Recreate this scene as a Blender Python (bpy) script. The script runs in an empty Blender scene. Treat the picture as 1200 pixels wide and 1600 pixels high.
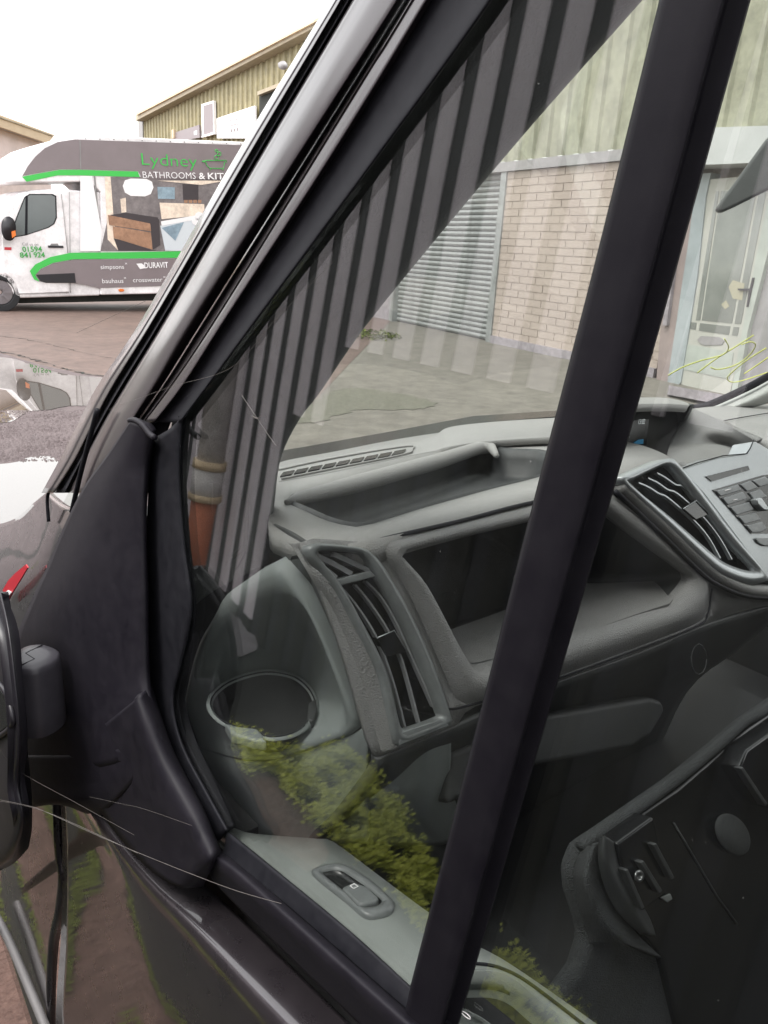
import bpy, bmesh, math, random
from mathutils import Vector, Matrix
random.seed(7)
SC = bpy.context.scene
COL = SC.collection
rad = math.radians
V = Vector

# ---------------------------------------------------------------- camera
EYE = V((0, 0, 1.6)); FPX = 1210.0
_down = V((-212, 3583, 1210)).normalized()
def heading(vx):
    """axes (right, forward, up) in camera terms (x right, y down, z ahead) for a vanishing point at column vx"""
    vy = 800 - ((vx - 600) * _down.x + FPX * _down.z) / _down.y
    Y = V((vx - 600, vy - 800, FPX)).normalized(); Z = -_down
    return Y.cross(Z), Y, Z
AX = heading(-450)
def w(d): return V((AX[0].dot(d), AX[1].dot(d), AX[2].dot(d)))
cam = bpy.data.cameras.new('camera'); camo = bpy.data.objects.new('camera', cam); COL.objects.link(camo)
cam.sensor_fit = 'AUTO'; cam.sensor_width = 36; cam.lens = FPX / 1600 * 36
cam.clip_start = 0.01; cam.clip_end = 2000
r_, u_, b_ = w(V((1, 0, 0))), w(V((0, -1, 0))), w(V((0, 0, -1)))
M = Matrix(((r_.x, u_.x, b_.x, EYE.x), (r_.y, u_.y, b_.y, EYE.y), (r_.z, u_.z, b_.z, EYE.z), (0, 0, 0, 1)))
camo.matrix_world = M
SC.camera = camo

# ---------------------------------------------------------------- sky, sun, exposure
SUN_EL, SUN_AZ = rad(60), rad(-80)          # azimuth clockwise from +Y
wd = bpy.data.worlds.new('World'); SC.world = wd; wd.use_nodes = True
nt = wd.node_tree; nt.nodes.clear()
sky = nt.nodes.new('ShaderNodeTexSky'); sky.sky_type = 'NISHITA'; sky.sun_disc = False
sky.sun_elevation = SUN_EL; sky.sun_rotation = SUN_AZ
sky.air_density = 2.0; sky.dust_density = 1.0; sky.ozone_density = 0.5
hs = nt.nodes.new('ShaderNodeHueSaturation'); hs.inputs['Saturation'].default_value = 0.05
bg = nt.nodes.new('ShaderNodeBackground'); bg.inputs['Strength'].default_value = 0.15
out = nt.nodes.new('ShaderNodeOutputWorld')
nt.links.new(sky.outputs[0], hs.inputs['Color']); nt.links.new(hs.outputs[0], bg.inputs[0]); nt.links.new(bg.outputs[0], out.inputs[0])
sl = bpy.data.lights.new('sun', 'SUN'); sl.energy = 1.0; sl.angle = rad(25); sl.color = (1, 0.96, 0.92)
so = bpy.data.objects.new('sun', sl); COL.objects.link(so)
sd = V((math.sin(SUN_AZ) * math.cos(SUN_EL), math.cos(SUN_AZ) * math.cos(SUN_EL), math.sin(SUN_EL)))
so.rotation_euler = sd.to_track_quat('Z', 'Y').to_euler()
SC.view_settings.view_transform = 'Standard'; SC.view_settings.look = 'None'
SC.view_settings.gamma = 1; SC.view_settings.exposure = 1.65
SC.view_settings.use_curve_mapping = False
SC.render.engine = 'CYCLES'
SC.cycles.max_bounces = 7; SC.cycles.transparent_max_bounces = 12; SC.cycles.use_denoising = True
SC.cycles.diffuse_bounces = 4; SC.cycles.glossy_bounces = 3

# ---------------------------------------------------------------- materials
MATS = {}
def mat(name, col, rough=0.6, metal=0.0, spec=0.5, noise=None, bump=None, coat=0.0, col2=None, amt=0.5, fine=None):
    """plain procedural surface: colour varied by noise (scale, detail), relief by bump (kind, scale, strength)"""
    m = bpy.data.materials.new(name); m.use_nodes = True; MATS[name] = m
    t = m.node_tree; b = t.nodes['Principled BSDF']
    b.inputs['Roughness'].default_value = rough; b.inputs['Metallic'].default_value = metal
    b.inputs['Specular IOR Level'].default_value = spec; b.inputs['Coat Weight'].default_value = coat
    b.inputs['Coat Roughness'].default_value = 0.03; b.inputs['Coat IOR'].default_value = 1.5
    b.inputs['Base Color'].default_value = (*col, 1)
    tc = t.nodes.new('ShaderNodeTexCoord')
    if noise:
        n = t.nodes.new('ShaderNodeTexNoise'); n.inputs['Scale'].default_value = noise[0]; n.inputs['Detail'].default_value = noise[1]
        n.inputs['Roughness'].default_value = 0.65
        t.links.new(tc.outputs['Object'], n.inputs['Vector'])
        r = t.nodes.new('ShaderNodeValToRGB'); r.color_ramp.elements[0].position = 0.5 - amt / 2; r.color_ramp.elements[1].position = 0.5 + amt / 2
        c2 = col2 or tuple(min(1, c * 1.35 + 0.01) for c in col)
        r.color_ramp.elements[0].color = (*col, 1); r.color_ramp.elements[1].color = (*c2, 1)
        t.links.new(n.outputs['Fac'], r.inputs[0]); t.links.new(r.outputs[0], b.inputs['Base Color'])
        mr = t.nodes.new('ShaderNodeMapRange'); mr.inputs['To Min'].default_value = max(0, rough - 0.08); mr.inputs['To Max'].default_value = min(1, rough + 0.1)
        t.links.new(n.outputs['Fac'], mr.inputs['Value']); t.links.new(mr.outputs[0], b.inputs['Roughness'])
    if fine:
        src = b.inputs['Base Color'].links[0].from_socket
        n4 = t.nodes.new('ShaderNodeTexNoise'); n4.inputs['Scale'].default_value = fine; n4.inputs['Detail'].default_value = 9; n4.inputs['Roughness'].default_value = 0.75
        t.links.new(tc.outputs['Object'], n4.inputs['Vector'])
        m4 = t.nodes.new('ShaderNodeMapRange'); m4.inputs['From Min'].default_value = 0.3; m4.inputs['From Max'].default_value = 0.7; m4.inputs['To Min'].default_value = 0.62; m4.inputs['To Max'].default_value = 1.25
        t.links.new(n4.outputs['Fac'], m4.inputs['Value'])
        mm = t.nodes.new('ShaderNodeVectorMath'); mm.operation = 'SCALE'; t.links.new(src, mm.inputs[0]); t.links.new(m4.outputs[0], mm.inputs['Scale']); t.links.new(mm.outputs[0], b.inputs['Base Color'])
    if bump:
        kind, sc, st = bump
        if kind == 'grain':
            n2 = t.nodes.new('ShaderNodeTexVoronoi'); n2.inputs['Scale'].default_value = sc; o = n2.outputs['Distance']
        else:
            n2 = t.nodes.new('ShaderNodeTexNoise'); n2.inputs['Scale'].default_value = sc; n2.inputs['Detail'].default_value = 4; o = n2.outputs['Fac']
        t.links.new(tc.outputs['Object'], n2.inputs['Vector'])
        bp = t.nodes.new('ShaderNodeBump'); bp.inputs['Strength'].default_value = st; bp.inputs['Distance'].default_value = 0.002 if kind == 'grain' else 0.01
        t.links.new(o, bp.inputs['Height']); t.links.new(bp.outputs[0], b.inputs['Normal'])
    return m
def glass(name, tint, f0=0.05, dust=0.0, p=5.0):
    m = bpy.data.materials.new(name); m.use_nodes = True; MATS[name] = m
    t = m.node_tree; t.nodes.clear(); N = t.nodes.new; L = t.links.new
    lw = N('ShaderNodeLayerWeight'); lw.inputs['Blend'].default_value = 0.5
    pw = N('ShaderNodeMath'); pw.operation = 'POWER'; pw.inputs[1].default_value = p; L(lw.outputs['Facing'], pw.inputs[0])
    ma = N('ShaderNodeMath'); ma.operation = 'MULTIPLY_ADD'; ma.inputs[1].default_value = 1 - f0; ma.inputs[2].default_value = f0; L(pw.outputs[0], ma.inputs[0])
    tr = N('ShaderNodeBsdfTransparent'); tr.inputs[0].default_value = (*tint, 1)
    gl = N('ShaderNodeBsdfGlossy'); gl.inputs['Roughness'].default_value = 0.0; gl.inputs['Color'].default_value = (0.95, 0.97, 0.97, 1)
    mx = N('ShaderNodeMixShader'); L(ma.outputs[0], mx.inputs[0]); L(tr.outputs[0], mx.inputs[1]); L(gl.outputs[0], mx.inputs[2])
    o = N('ShaderNodeOutputMaterial'); last = mx
    if dust:
        tc = N('ShaderNodeTexCoord'); n = N('ShaderNodeTexNoise'); n.inputs['Scale'].default_value = 9; n.inputs['Detail'].default_value = 8
        L(tc.outputs['Object'], n.inputs['Vector'])
        n3 = N('ShaderNodeTexNoise'); n3.inputs['Scale'].default_value = 420; n3.inputs['Detail'].default_value = 1; L(tc.outputs['Object'], n3.inputs['Vector'])
        sp = N('ShaderNodeMapRange'); sp.inputs['From Min'].default_value = 0.80; sp.inputs['From Max'].default_value = 0.84; sp.inputs['To Max'].default_value = 0.25
        L(n3.outputs['Fac'], sp.inputs['Value'])
        mr = N('ShaderNodeMapRange'); mr.inputs['From Min'].default_value = 0.35; mr.inputs['From Max'].default_value = 0.75
        mr.inputs['To Min'].default_value = dust * 0.3; mr.inputs['To Max'].default_value = dust; L(n.outputs['Fac'], mr.inputs['Value'])
        ad = N('ShaderNodeMath'); ad.operation = 'ADD'; ad.use_clamp = True; L(mr.outputs[0], ad.inputs[0]); L(sp.outputs[0], ad.inputs[1])
        df = N('ShaderNodeBsdfDiffuse'); df.inputs[0].default_value = (0.55, 0.56, 0.54, 1)
        m2 = N('ShaderNodeMixShader'); L(ad.outputs[0], m2.inputs[0]); L(mx.outputs[0], m2.inputs[1]); L(df.outputs[0], m2.inputs[2]); last = m2
    L(last.outputs[0], o.inputs[0])
    return m
def emis(name, col, s):
    m = bpy.data.materials.new(name); m.use_nodes = True; MATS[name] = m
    b = m.node_tree.nodes['Principled BSDF']; b.inputs['Base Color'].default_value = (0, 0, 0, 1)
    b.inputs['Emission Color'].default_value = (*col, 1); b.inputs['Emission Strength'].default_value = s
    return m

mat('paint', (0.04, 0.034, 0.039), 0.28, 0.5, 0.6, noise=(30, 3), col2=(0.055, 0.047, 0.052), coat=1.0)
mat('trim_black', (0.007, 0.006, 0.01), 0.55, spec=0.25, noise=(60, 6), col2=(0.016, 0.014, 0.019), bump=('noise', 1600, 0.06))
mat('satin_black', (0.012, 0.011, 0.015), 0.38, noise=(25, 4), col2=(0.018, 0.016, 0.020))
mat('paint_soft', (0.045, 0.037, 0.041), 0.36, 0.4, 0.5, noise=(25, 6), col2=(0.06, 0.05, 0.054), coat=0.7)
MATS['paint_soft'].node_tree.nodes['Principled BSDF'].inputs['Coat Roughness'].default_value = 0.13
mat('mirror_plastic', (0.045, 0.041, 0.05), 0.38, spec=0.5, noise=(60, 5), col2=(0.06, 0.056, 0.066))
mat('bar_black', (0.006, 0.005, 0.008), 0.6, spec=0.12, noise=(40, 6), col2=(0.012, 0.011, 0.014), bump=('noise', 1500, 0.04))
mat('rubber', (0.005, 0.005, 0.008), 0.65, spec=0.22, noise=(80, 5))
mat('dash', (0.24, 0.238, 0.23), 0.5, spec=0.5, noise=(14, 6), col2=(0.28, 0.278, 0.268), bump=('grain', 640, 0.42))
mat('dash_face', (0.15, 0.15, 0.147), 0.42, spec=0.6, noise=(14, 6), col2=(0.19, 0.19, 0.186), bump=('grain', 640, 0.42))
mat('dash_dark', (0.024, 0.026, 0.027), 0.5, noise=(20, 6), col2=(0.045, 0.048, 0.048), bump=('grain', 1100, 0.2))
mat('pod', (0.165, 0.185, 0.18), 0.45, noise=(18, 6), col2=(0.21, 0.23, 0.224), bump=('grain', 1100, 0.25))
mat('pillar_trim', (0.045, 0.049, 0.046), 0.6, noise=(30, 5), bump=('noise', 500, 0.15))
mat('door_trim', (0.2, 0.218, 0.205), 0.55, noise=(25, 6), col2=(0.24, 0.258, 0.244), bump=('grain', 1200, 0.2))
mat('silver', (0.33, 0.35, 0.36), 0.32, 0.55, noise=(60, 3), col2=(0.38, 0.40, 0.41))
mat('switch_grey', (0.11, 0.118, 0.118), 0.35, noise=(60, 3))
mat('slat', (0.22, 0.225, 0.23), 0.28)
mat('button', (0.13, 0.14, 0.145), 0.32, noise=(80, 2))
mat('fabric', (0.022, 0.024, 0.026), 0.9, bump=('grain', 800, 0.9), noise=(380, 2), col2=(0.05, 0.055, 0.056))
mat('gloss_dark', (0.006, 0.0065, 0.007), 0.25)
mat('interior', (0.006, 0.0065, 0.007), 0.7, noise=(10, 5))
mat('headliner', (0.36, 0.37, 0.35), 0.9)
mat('foam', (0.03, 0.033, 0.033), 0.95, noise=(200, 4))
mat('screw', (0.35, 0.36, 0.36), 0.3, 0.9)
glass('side_glass', (0.968, 0.978, 0.970), 0.068, dust=0.004, p=4.0)
glass('windscreen_glass', (0.95, 0.965, 0.95), 0.06, dust=0.11)
glass('pane_glass', (0.35, 0.42, 0.42), 0.10)
mat('yellow_pen', (0.5, 0.53, 0.1), 0.6)
mat('plain_red', (0.5, 0.02, 0.035), 0.4)
mat('web', (0.15, 0.135, 0.125), 0.8)
mat('white_paint', (0.88, 0.85, 0.86), 0.35, noise=(1.5, 5), col2=(0.82, 0.78, 0.79), coat=0.3, fine=2)
mat('print_grey', (0.2, 0.165, 0.172), 0.45, noise=(2.5, 5), col2=(0.235, 0.195, 0.205))
mat('print_green', (0.05, 0.50, 0.08), 0.4)
mat('lettering_green', (0.04, 0.34, 0.06), 0.5)
mat('lettering_white', (0.85, 0.83, 0.84), 0.5)
mat('print_wood', (0.42, 0.24, 0.15), 0.5, noise=(3, 8), col2=(0.30, 0.16, 0.10), fine=8)
mat('print_wall', (0.25, 0.22, 0.22), 0.5, noise=(3, 9), col2=(0.15, 0.13, 0.135), fine=8)
mat('print_dark', (0.05, 0.04, 0.045), 0.5)
mat('print_cream', (0.70, 0.58, 0.48), 0.5, noise=(2, 4), fine=6)
mat('print_blue', (0.30, 0.40, 0.47), 0.5, noise=(2, 4), col2=(0.22, 0.30, 0.38), fine=6)
mat('print_pale', (0.62, 0.66, 0.70), 0.5)
mat('tyre', (0.02, 0.02, 0.022), 0.85, bump=('noise', 60, 0.4))
mat('wheel_steel', (0.22, 0.20, 0.21), 0.45, 0.6)
mat('amber', (0.75, 0.18, 0.02), 0.3)
mat('cladding_green', (0.235, 0.20, 0.105), 0.55, noise=(1.2, 6), col2=(0.30, 0.26, 0.145), fine=2.5)
mat('cladding_pale', (0.29, 0.29, 0.215), 0.6, noise=(1.0, 6), col2=(0.235, 0.235, 0.165), fine=3)
mat('cladding_light', (0.72, 0.65, 0.7), 0.45, noise=(2.0, 6), col2=(0.8, 0.73, 0.78))
mat('cladding_dark', (0.035, 0.036, 0.042), 0.6, noise=(2.0, 6), col2=(0.055, 0.055, 0.06))
mat('canopy_white', (0.42, 0.43, 0.42), 0.5, noise=(1.5, 6), col2=(0.34, 0.35, 0.34))
mat('notice_paper', (0.30, 0.28, 0.20), 0.8)
mat('fascia', (0.40, 0.34, 0.24), 0.6, noise=(3, 6), col2=(0.30, 0.25, 0.18))
mat('brick_pink', (0.37, 0.31, 0.265), 0.85, noise=(6, 6), col2=(0.32, 0.265, 0.23), bump=('noise', 40, 0.5))
mat('mortar', (0.335, 0.28, 0.24), 0.95, noise=(20, 4))
mat('shutter_metal', (0.3, 0.312, 0.305), 0.45, 0.15, noise=(2, 6), col2=(0.24, 0.25, 0.246), fine=5)
mat('concrete', (0.125, 0.114, 0.097), 0.9, noise=(0.5, 10), col2=(0.165, 0.152, 0.13), bump=('noise', 12, 0.4), fine=4)
mat('door_white', (0.38, 0.375, 0.335), 0.5, noise=(2, 5), col2=(0.33, 0.33, 0.295))
mat('door_blue', (0.22, 0.245, 0.25), 0.6, noise=(3, 4))
mat('door_panel', (0.26, 0.28, 0.25), 0.6, noise=(3, 4))
mat('pink_column', (0.27, 0.215, 0.2), 0.8, noise=(4, 6), col2=(0.22, 0.18, 0.17))
mat('grey_steel', (0.22, 0.21, 0.21), 0.5, 0.2, noise=(6, 4))
mat('cream_wall', (0.66, 0.56, 0.55), 0.8, noise=(1, 5))
mat('cream_roof', (0.66, 0.52, 0.36), 0.7, noise=(1.5, 6), col2=(0.58, 0.45, 0.31))
mat('pipe_white', (0.85, 0.8, 0.79), 0.5, noise=(9, 8), col2=(0.35, 0.32, 0.3), amt=0.55)
mat('pipe_band', (0.75, 0.58, 0.38), 0.55, noise=(14, 8), col2=(0.5, 0.36, 0.22))
mat('terracotta', (0.55, 0.17, 0.08), 0.7, noise=(6, 6), col2=(0.42, 0.13, 0.07))
mat('leaf', (0.48, 0.52, 0.055), 0.5, noise=(8, 3), col2=(0.6, 0.62, 0.1))
mat('moss', (0.085, 0.115, 0.014), 0.9, noise=(20, 6), col2=(0.14, 0.17, 0.024))
mat('litter', (0.21, 0.125, 0.1), 0.95, noise=(16, 9), col2=(0.13, 0.078, 0.064), bump=('noise', 60, 1.0), fine=45)
mat('matt_dark', (0.02, 0.021, 0.018), 0.95, noise=(20, 8))
mat('verge', (0.095, 0.098, 0.07), 0.95, noise=(6, 10), col2=(0.135, 0.128, 0.1), bump=('noise', 40, 1.0), fine=20)
mat('damp', (0.085, 0.082, 0.066), 0.6, noise=(3, 9), col2=(0.13, 0.125, 0.10))
mat('kerb_stone', (0.30, 0.27, 0.29), 0.9, noise=(8, 8), col2=(0.22, 0.20, 0.21), fine=12)
mat('water', (0.10, 0.085, 0.075), 0.0, spec=1.0, noise=None)
MATS['water'].node_tree.nodes['Principled BSDF'].inputs['IOR'].default_value = 1.9
mat('gravel', (0.15, 0.118, 0.118), 0.95, noise=(5, 8), col2=(0.09, 0.07, 0.07), bump=('noise', 14, 1.0), fine=18)
mat('pebble', (0.17, 0.14, 0.14), 0.9, noise=(3, 4), col2=(0.09, 0.07, 0.07))

# ---------------------------------------------------------------- geometry helpers
def tag(o, label=None, cat=None, group=None, kind=None):
    if label: o['label'] = label
    if cat: o['category'] = cat
    if group: o['group'] = group
    if kind: o['kind'] = kind
    return o
def link(name, me, m, parent=None, smooth=False):
    o = bpy.data.objects.new(name, me); COL.objects.link(o)
    if m: me.materials.append(MATS[m])
    if smooth:
        me.polygons.foreach_set('use_smooth', [True] * len(me.polygons))
    o.parent = parent
    if parent is not None: o.matrix_parent_inverse = Matrix.Translation(parent.location).inverted() if parent.parent is None else Matrix.Identity(4)
    return o
def mesh(name, vs, fs, m, parent=None, smooth=False, solid=0, bevel=0, fix=True, seg=2):
    me = bpy.data.meshes.new(name); me.from_pydata([tuple(v) for v in vs], [], fs)
    if fix:
        bm = bmesh.new(); bm.from_mesh(me); bmesh.ops.remove_doubles(bm, verts=bm.verts, dist=1e-6)
        bmesh.ops.recalc_face_normals(bm, faces=bm.faces); bm.to_mesh(me); bm.free()
    me.update()
    o = link(name, me, m, parent, smooth)
    if solid:
        s = o.modifiers.new('solid', 'SOLIDIFY'); s.thickness = abs(solid); s.offset = -1 if solid > 0 else 1
    if bevel:
        b = o.modifiers.new('bevel', 'BEVEL'); b.width = bevel; b.segments = seg; b.limit_method = 'ANGLE'; b.angle_limit = rad(35)
        o.data.polygons.foreach_set('use_smooth', [True] * len(o.data.polygons))
        wn = o.modifiers.new('wn', 'WEIGHTED_NORMAL'); wn.keep_sharp = False
    return o
def empty(name, loc=(0, 0, 0)):
    o = bpy.data.objects.new(name, None); COL.objects.link(o); o.location = loc; o.empty_display_size = 0.1
    return o
def crm(p, n, closed=False):
    """Catmull-Rom through points p -> n points"""
    p = [V(q) for q in p]; k = len(p); res = []
    segs = k if closed else k - 1
    for i in range(n):
        t = i / n * segs if closed else i / (n - 1) * segs
        j = min(int(t), segs - 1); f = t - j
        if closed: a, b, c, d = p[(j - 1) % k], p[j], p[(j + 1) % k], p[(j + 2) % k]
        else: a, b, c, d = p[max(j - 1, 0)], p[j], p[j + 1], p[min(j + 2, k - 1)]
        res.append(0.5 * ((2 * b) + (c - a) * f + (2 * a - 5 * b + 4 * c - d) * f * f + (3 * b - a - 3 * c + d) * f ** 3))
    return res
def even(p, n, closed=True, fine=8):
    """resample a rounded polyline evenly by length"""
    q = crm(p, max(len(p) * fine, 2 * n), closed)
    if closed: q.append(q[0].copy())
    L = [0]
    for a, b in zip(q, q[1:]): L.append(L[-1] + (b - a).length)
    res = []; j = 0; m_ = n if closed else n - 1
    for i in range(n):
        s = L[-1] * i / m_
        while j < len(L) - 2 and L[j + 1] < s: j += 1
        f = (s - L[j]) / max(L[j + 1] - L[j], 1e-9); res.append(q[j].lerp(q[j + 1], min(max(f, 0), 1)))
    return res
def grid(name, rows, m, parent=None, nu=None, nv=None, solid=0, smooth=True):
    if nv: rows = [crm(r, nv) for r in rows]
    if nu:
        cols = [crm([r[j] for r in rows], nu) for j in range(len(rows[0]))]
        rows = [[c[i] for c in cols] for i in range(nu)]
    nr, nc = len(rows), len(rows[0]); vs = [p for r in rows for p in r]
    fs = [(i * nc + j, i * nc + j + 1, (i + 1) * nc + j + 1, (i + 1) * nc + j) for i in range(nr - 1) for j in range(nc - 1)]
    # face the camera
    tot = 0.0
    for f in fs:
        a, b, c = vs[f[0]], vs[f[1]], vs[f[2]]; tot += (b - a).cross(c - a).dot((EYE - a).normalized())
    if tot < 0: fs = [tuple(reversed(f)) for f in fs]
    return mesh(name, vs, fs, m, parent, smooth, solid, fix=False)
def loft(name, loops, m, parent=None, n=56, cap=True, smooth=True, capstart=False, rs=True, sharp=None):
    if rs: loops = [even(l, n) for l in loops]
    n = len(loops[0]); vs = [p for l in loops for p in l]
    fs = [(i * n + j, i * n + (j + 1) % n, (i + 1) * n + (j + 1) % n, (i + 1) * n + j) for i in range(len(loops) - 1) for j in range(n)]
    if cap: fs.append(tuple(range((len(loops) - 1) * n, len(loops) * n)))
    if capstart: fs.append(tuple(reversed(range(n))))
    o = mesh(name, vs, fs, m, parent, smooth)
    if sharp is not None: o.data.set_sharp_from_angle(angle=rad(sharp))
    return o
def plate(name, pts, ext, m, parent=None, bevel=0, seg=2):
    """polygon pushed back by ext into a solid"""
    pts = [V(p) for p in pts]; n = len(pts); ext = V(ext)
    vs = pts + [p + ext for p in pts]
    fs = [tuple(range(n)), tuple(reversed(range(n, 2 * n)))] + [(i, (i + 1) % n, n + (i + 1) % n, n + i) for i in range(n)]
    return mesh(name, vs, fs, m, parent, bevel=bevel, seg=seg)
def box(name, o_, a, b, c, m, parent=None, bevel=0):
    """box from corner o_ with edge vectors a, b, c"""
    o_, a, b, c = V(o_), V(a), V(b), V(c)
    return plate(name, [o_, o_ + a, o_ + a + b, o_ + b], c, m, parent, bevel)
def tube(name, pts, r, m, parent=None, n=8, smoothn=0, cap=True):
    pts = [V(p) for p in pts]
    if smoothn: pts = crm(pts, smoothn)
    vs, fs = [], []
    up = V((0.3, 0.2, 0.93))
    for i, p in enumerate(pts):
        d = (pts[min(i + 1, len(pts) - 1)] - pts[max(i - 1, 0)]).normalized()
        s = d.cross(up); s = s.normalized() if s.length > 1e-4 else V((1, 0, 0)); t = d.cross(s)
        rr = r[i] if isinstance(r, (list, tuple)) else r
        vs += [p + (s * math.cos(2 * math.pi * k / n) + t * math.sin(2 * math.pi * k / n)) * rr for k in range(n)]
    for i in range(len(pts) - 1):
        fs += [(i * n + k, i * n + (k + 1) % n, (i + 1) * n + (k + 1) % n, (i + 1) * n + k) for k in range(n)]
    if cap: fs += [tuple(range(n)), tuple(range((len(pts) - 1) * n, len(pts) * n))]
    return mesh(name, vs, fs, m, parent, smooth=True)
def lettering(name, body, p0, p1, up, m, parent, height=None, thick=0.001, bold=0.0):
    """flat letters from p0 to p1 along the baseline"""
    cu = bpy.data.curves.new(name, 'FONT'); cu.body = body; cu.size = 1; cu.offset = bold; cu.resolution_u = 3
    tmp = bpy.data.objects.new('tmp', cu); COL.objects.link(tmp)
    bpy.context.view_layer.update()
    me = bpy.data.meshes.new_from_object(tmp.evaluated_get(bpy.context.evaluated_depsgraph_get()))
    bpy.data.objects.remove(tmp)
    xs = [v.co.x for v in me.vertices]; x0, x1 = min(xs), max(xs)
    p0, p1 = V(p0), V(p1); ex = (p1 - p0); k = ex.length / (x1 - x0); ex.normalize()
    up = (V(up) - ex * V(up).dot(ex)).normalized(); ky = height / 0.7 if height else k
    for v in me.vertices:
        v.co = p0 + ex * (v.co.x - x0) * k + up * v.co.y * ky
    o = link(name, me, m, parent)
    return o

def shr(lp, f, dz=0, dv=V((0, 0, 0))):
    c = sum((V(p) for p in lp), V()) / len(lp); return [c + (V(p) - c) * f + V((0, 0, dz)) + dv for p in lp]

# rays through the picture, met with real planes of the place
def ray(u, v): return w(V((u - 600, v - 800, FPX)))
def pl(u, v, p0, n): d = ray(u, v); n = V(n); return EYE + d * (n.dot(V(p0) - EYE) / n.dot(d))
def onx(u, v, x): return pl(u, v, (x, 0, 0), (1, 0, 0))
def ony(u, v, y): return pl(u, v, (0, y, 0), (0, 1, 0))
def onz(u, v, z): return pl(u, v, (0, 0, z), (0, 0, 1))
GN = V((-math.cos(rad(5)), 0, math.sin(rad(5)))); G0 = V((0.30, 0, 1.42))     # side glass plane
def G(u, v, off=0): return pl(u, v, G0 - GN * off, GN)
TN = V((0, 0.125, 1)); T0 = V((0.5, 0.65, 1.335))                              # dash top
def T(u, v, h=0): return pl(u, v, T0 + V((0, 0, h)), TN)
_fa, _fb = T(600, 838), T(940, 763)
FN = (_fb - _fa).cross(V((0, -0.4, -1))).normalized()                          # dash face
if FN.y > 0: FN = -FN
def F(u, v, off=0): return pl(u, v, _fa + FN * off, FN)
UP = V((0, 0, 1))

# ================================================================ GROUND
def poly_sheet(name, pts, m, z, kind='structure', sub=0):
    o = mesh(name, [V((p[0], p[1], z)) for p in pts], [tuple(range(len(pts)))], m)
    return tag(o, kind=kind)
g = poly_sheet('ground', [(-300, -300), (300, -300), (300, 400), (-300, 400)], 'concrete', 0)
mat('yard', (0.15, 0.1, 0.083), 0.62, noise=(0.9, 12), col2=(0.105, 0.07, 0.058), bump=('noise', 9, 0.35), fine=5)
def zpix(pts, z): return [onz(u, v, z) for u, v in pts]
def wob(pts, n, a):
    q = even([V((p[0], p[1], 0)) for p in pts], n)
    return [p + V((random.uniform(-a, a), random.uniform(-a, a), 0)) for p in q]
yard = zpix([(-700, 800), (-700, 425), (-300, 400), (500, 425), (640, 470), (420, 700), (250, 800)], 0.004)
tag(mesh('road', yard, [tuple(range(len(yard)))], 'yard'), kind='structure')
# gravel strip in front of the van, with the puddles lying in it
gr = wob(zpix([(-500, 900), (-500, 560), (-100, 545), (0, 552), (60, 568), (165, 590), (300, 600), (330, 720), (200, 900)], 0.008), 120, 0.03)
for p in gr: p.z = 0.008
tag(mesh('gravel_path', gr, [tuple(range(len(gr)))], 'gravel'), kind='structure')
def crack(pix, wdt):
    c = [onz(u, v, 0.0) for u, v in pix]; q = even(c, 60, closed=False); vs, fs = [], []
    for i, p in enumerate(q):
        a = p + V((random.gauss(0, wdt * 0.8), random.gauss(0, wdt * 1.2), 0.011)); h = wdt * random.uniform(0.4, 1.2); vs += [a + V((0, -h, 0)), a + V((0, h, 0))]
    fs = [(2 * i, 2 * i + 2, 2 * i + 3, 2 * i + 1) for i in range(len(q) - 1)]
    return tag(mesh('road_crack', vs, fs, 'matt_dark', fix=False), kind='structure')
crack([(-120, 520), (0, 526), (60, 535), (130, 552), (190, 562), (260, 566)], 0.02)
crack([(-120, 548), (0, 551), (50, 562), (110, 580), (170, 590)], 0.03)
crack([(330, 505), (300, 520), (250, 548)], 0.015)
def puddle(pix, z, n, a):
    q = wob(zpix(pix, z), n, a)
    for p in q: p.z = z
    return tag(mesh('water', q, [tuple(range(len(q)))], 'water'), kind='structure')
puddle([(-160, 640), (-160, 556), (0, 558), (45, 568), (100, 584), (165, 590), (230, 596), (210, 634), (150, 634), (110, 634), (75, 640), (45, 642), (35, 648), (20, 658), (0, 661), (-80, 664)], 0.013, 110, 0.012)
puddle([(-200, 900), (-200, 730), (0, 725), (40, 716), (75, 712), (92, 722), (110, 740), (130, 800), (110, 900)], 0.013, 90, 0.008)
# loose stones on the strip
def pebbles(name, region, n, z, s0, s1, m):
    vs, fs = [], []
    for _ in range(n):
        u, v = random.uniform(region[0], region[2]), random.uniform(region[1], region[3])
        c = onz(u, v, z); s = random.uniform(s0, s1); k = len(vs); a0 = random.random() * 6
        for j in range(5):
            a = a0 + j * 1.257; vs.append(c + V((math.cos(a) * s * random.uniform(.7, 1.2), math.sin(a) * s * random.uniform(.7, 1.2), 0)))
        vs.append(c + V((0, 0, s * random.uniform(0.5, 0.9))))
        fs += [(k + j, k + (j + 1) % 5, k + 5) for j in range(5)]
    return tag(mesh(name, vs, fs, m, fix=False), 'loose pinkish stones strewn on the wet strip between the puddles', 'gravel', kind='stuff')
pebbles('gravel', (-20, 642, 150, 722), 2600, 0.008, 0.006, 0.02, 'pebble')

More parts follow.
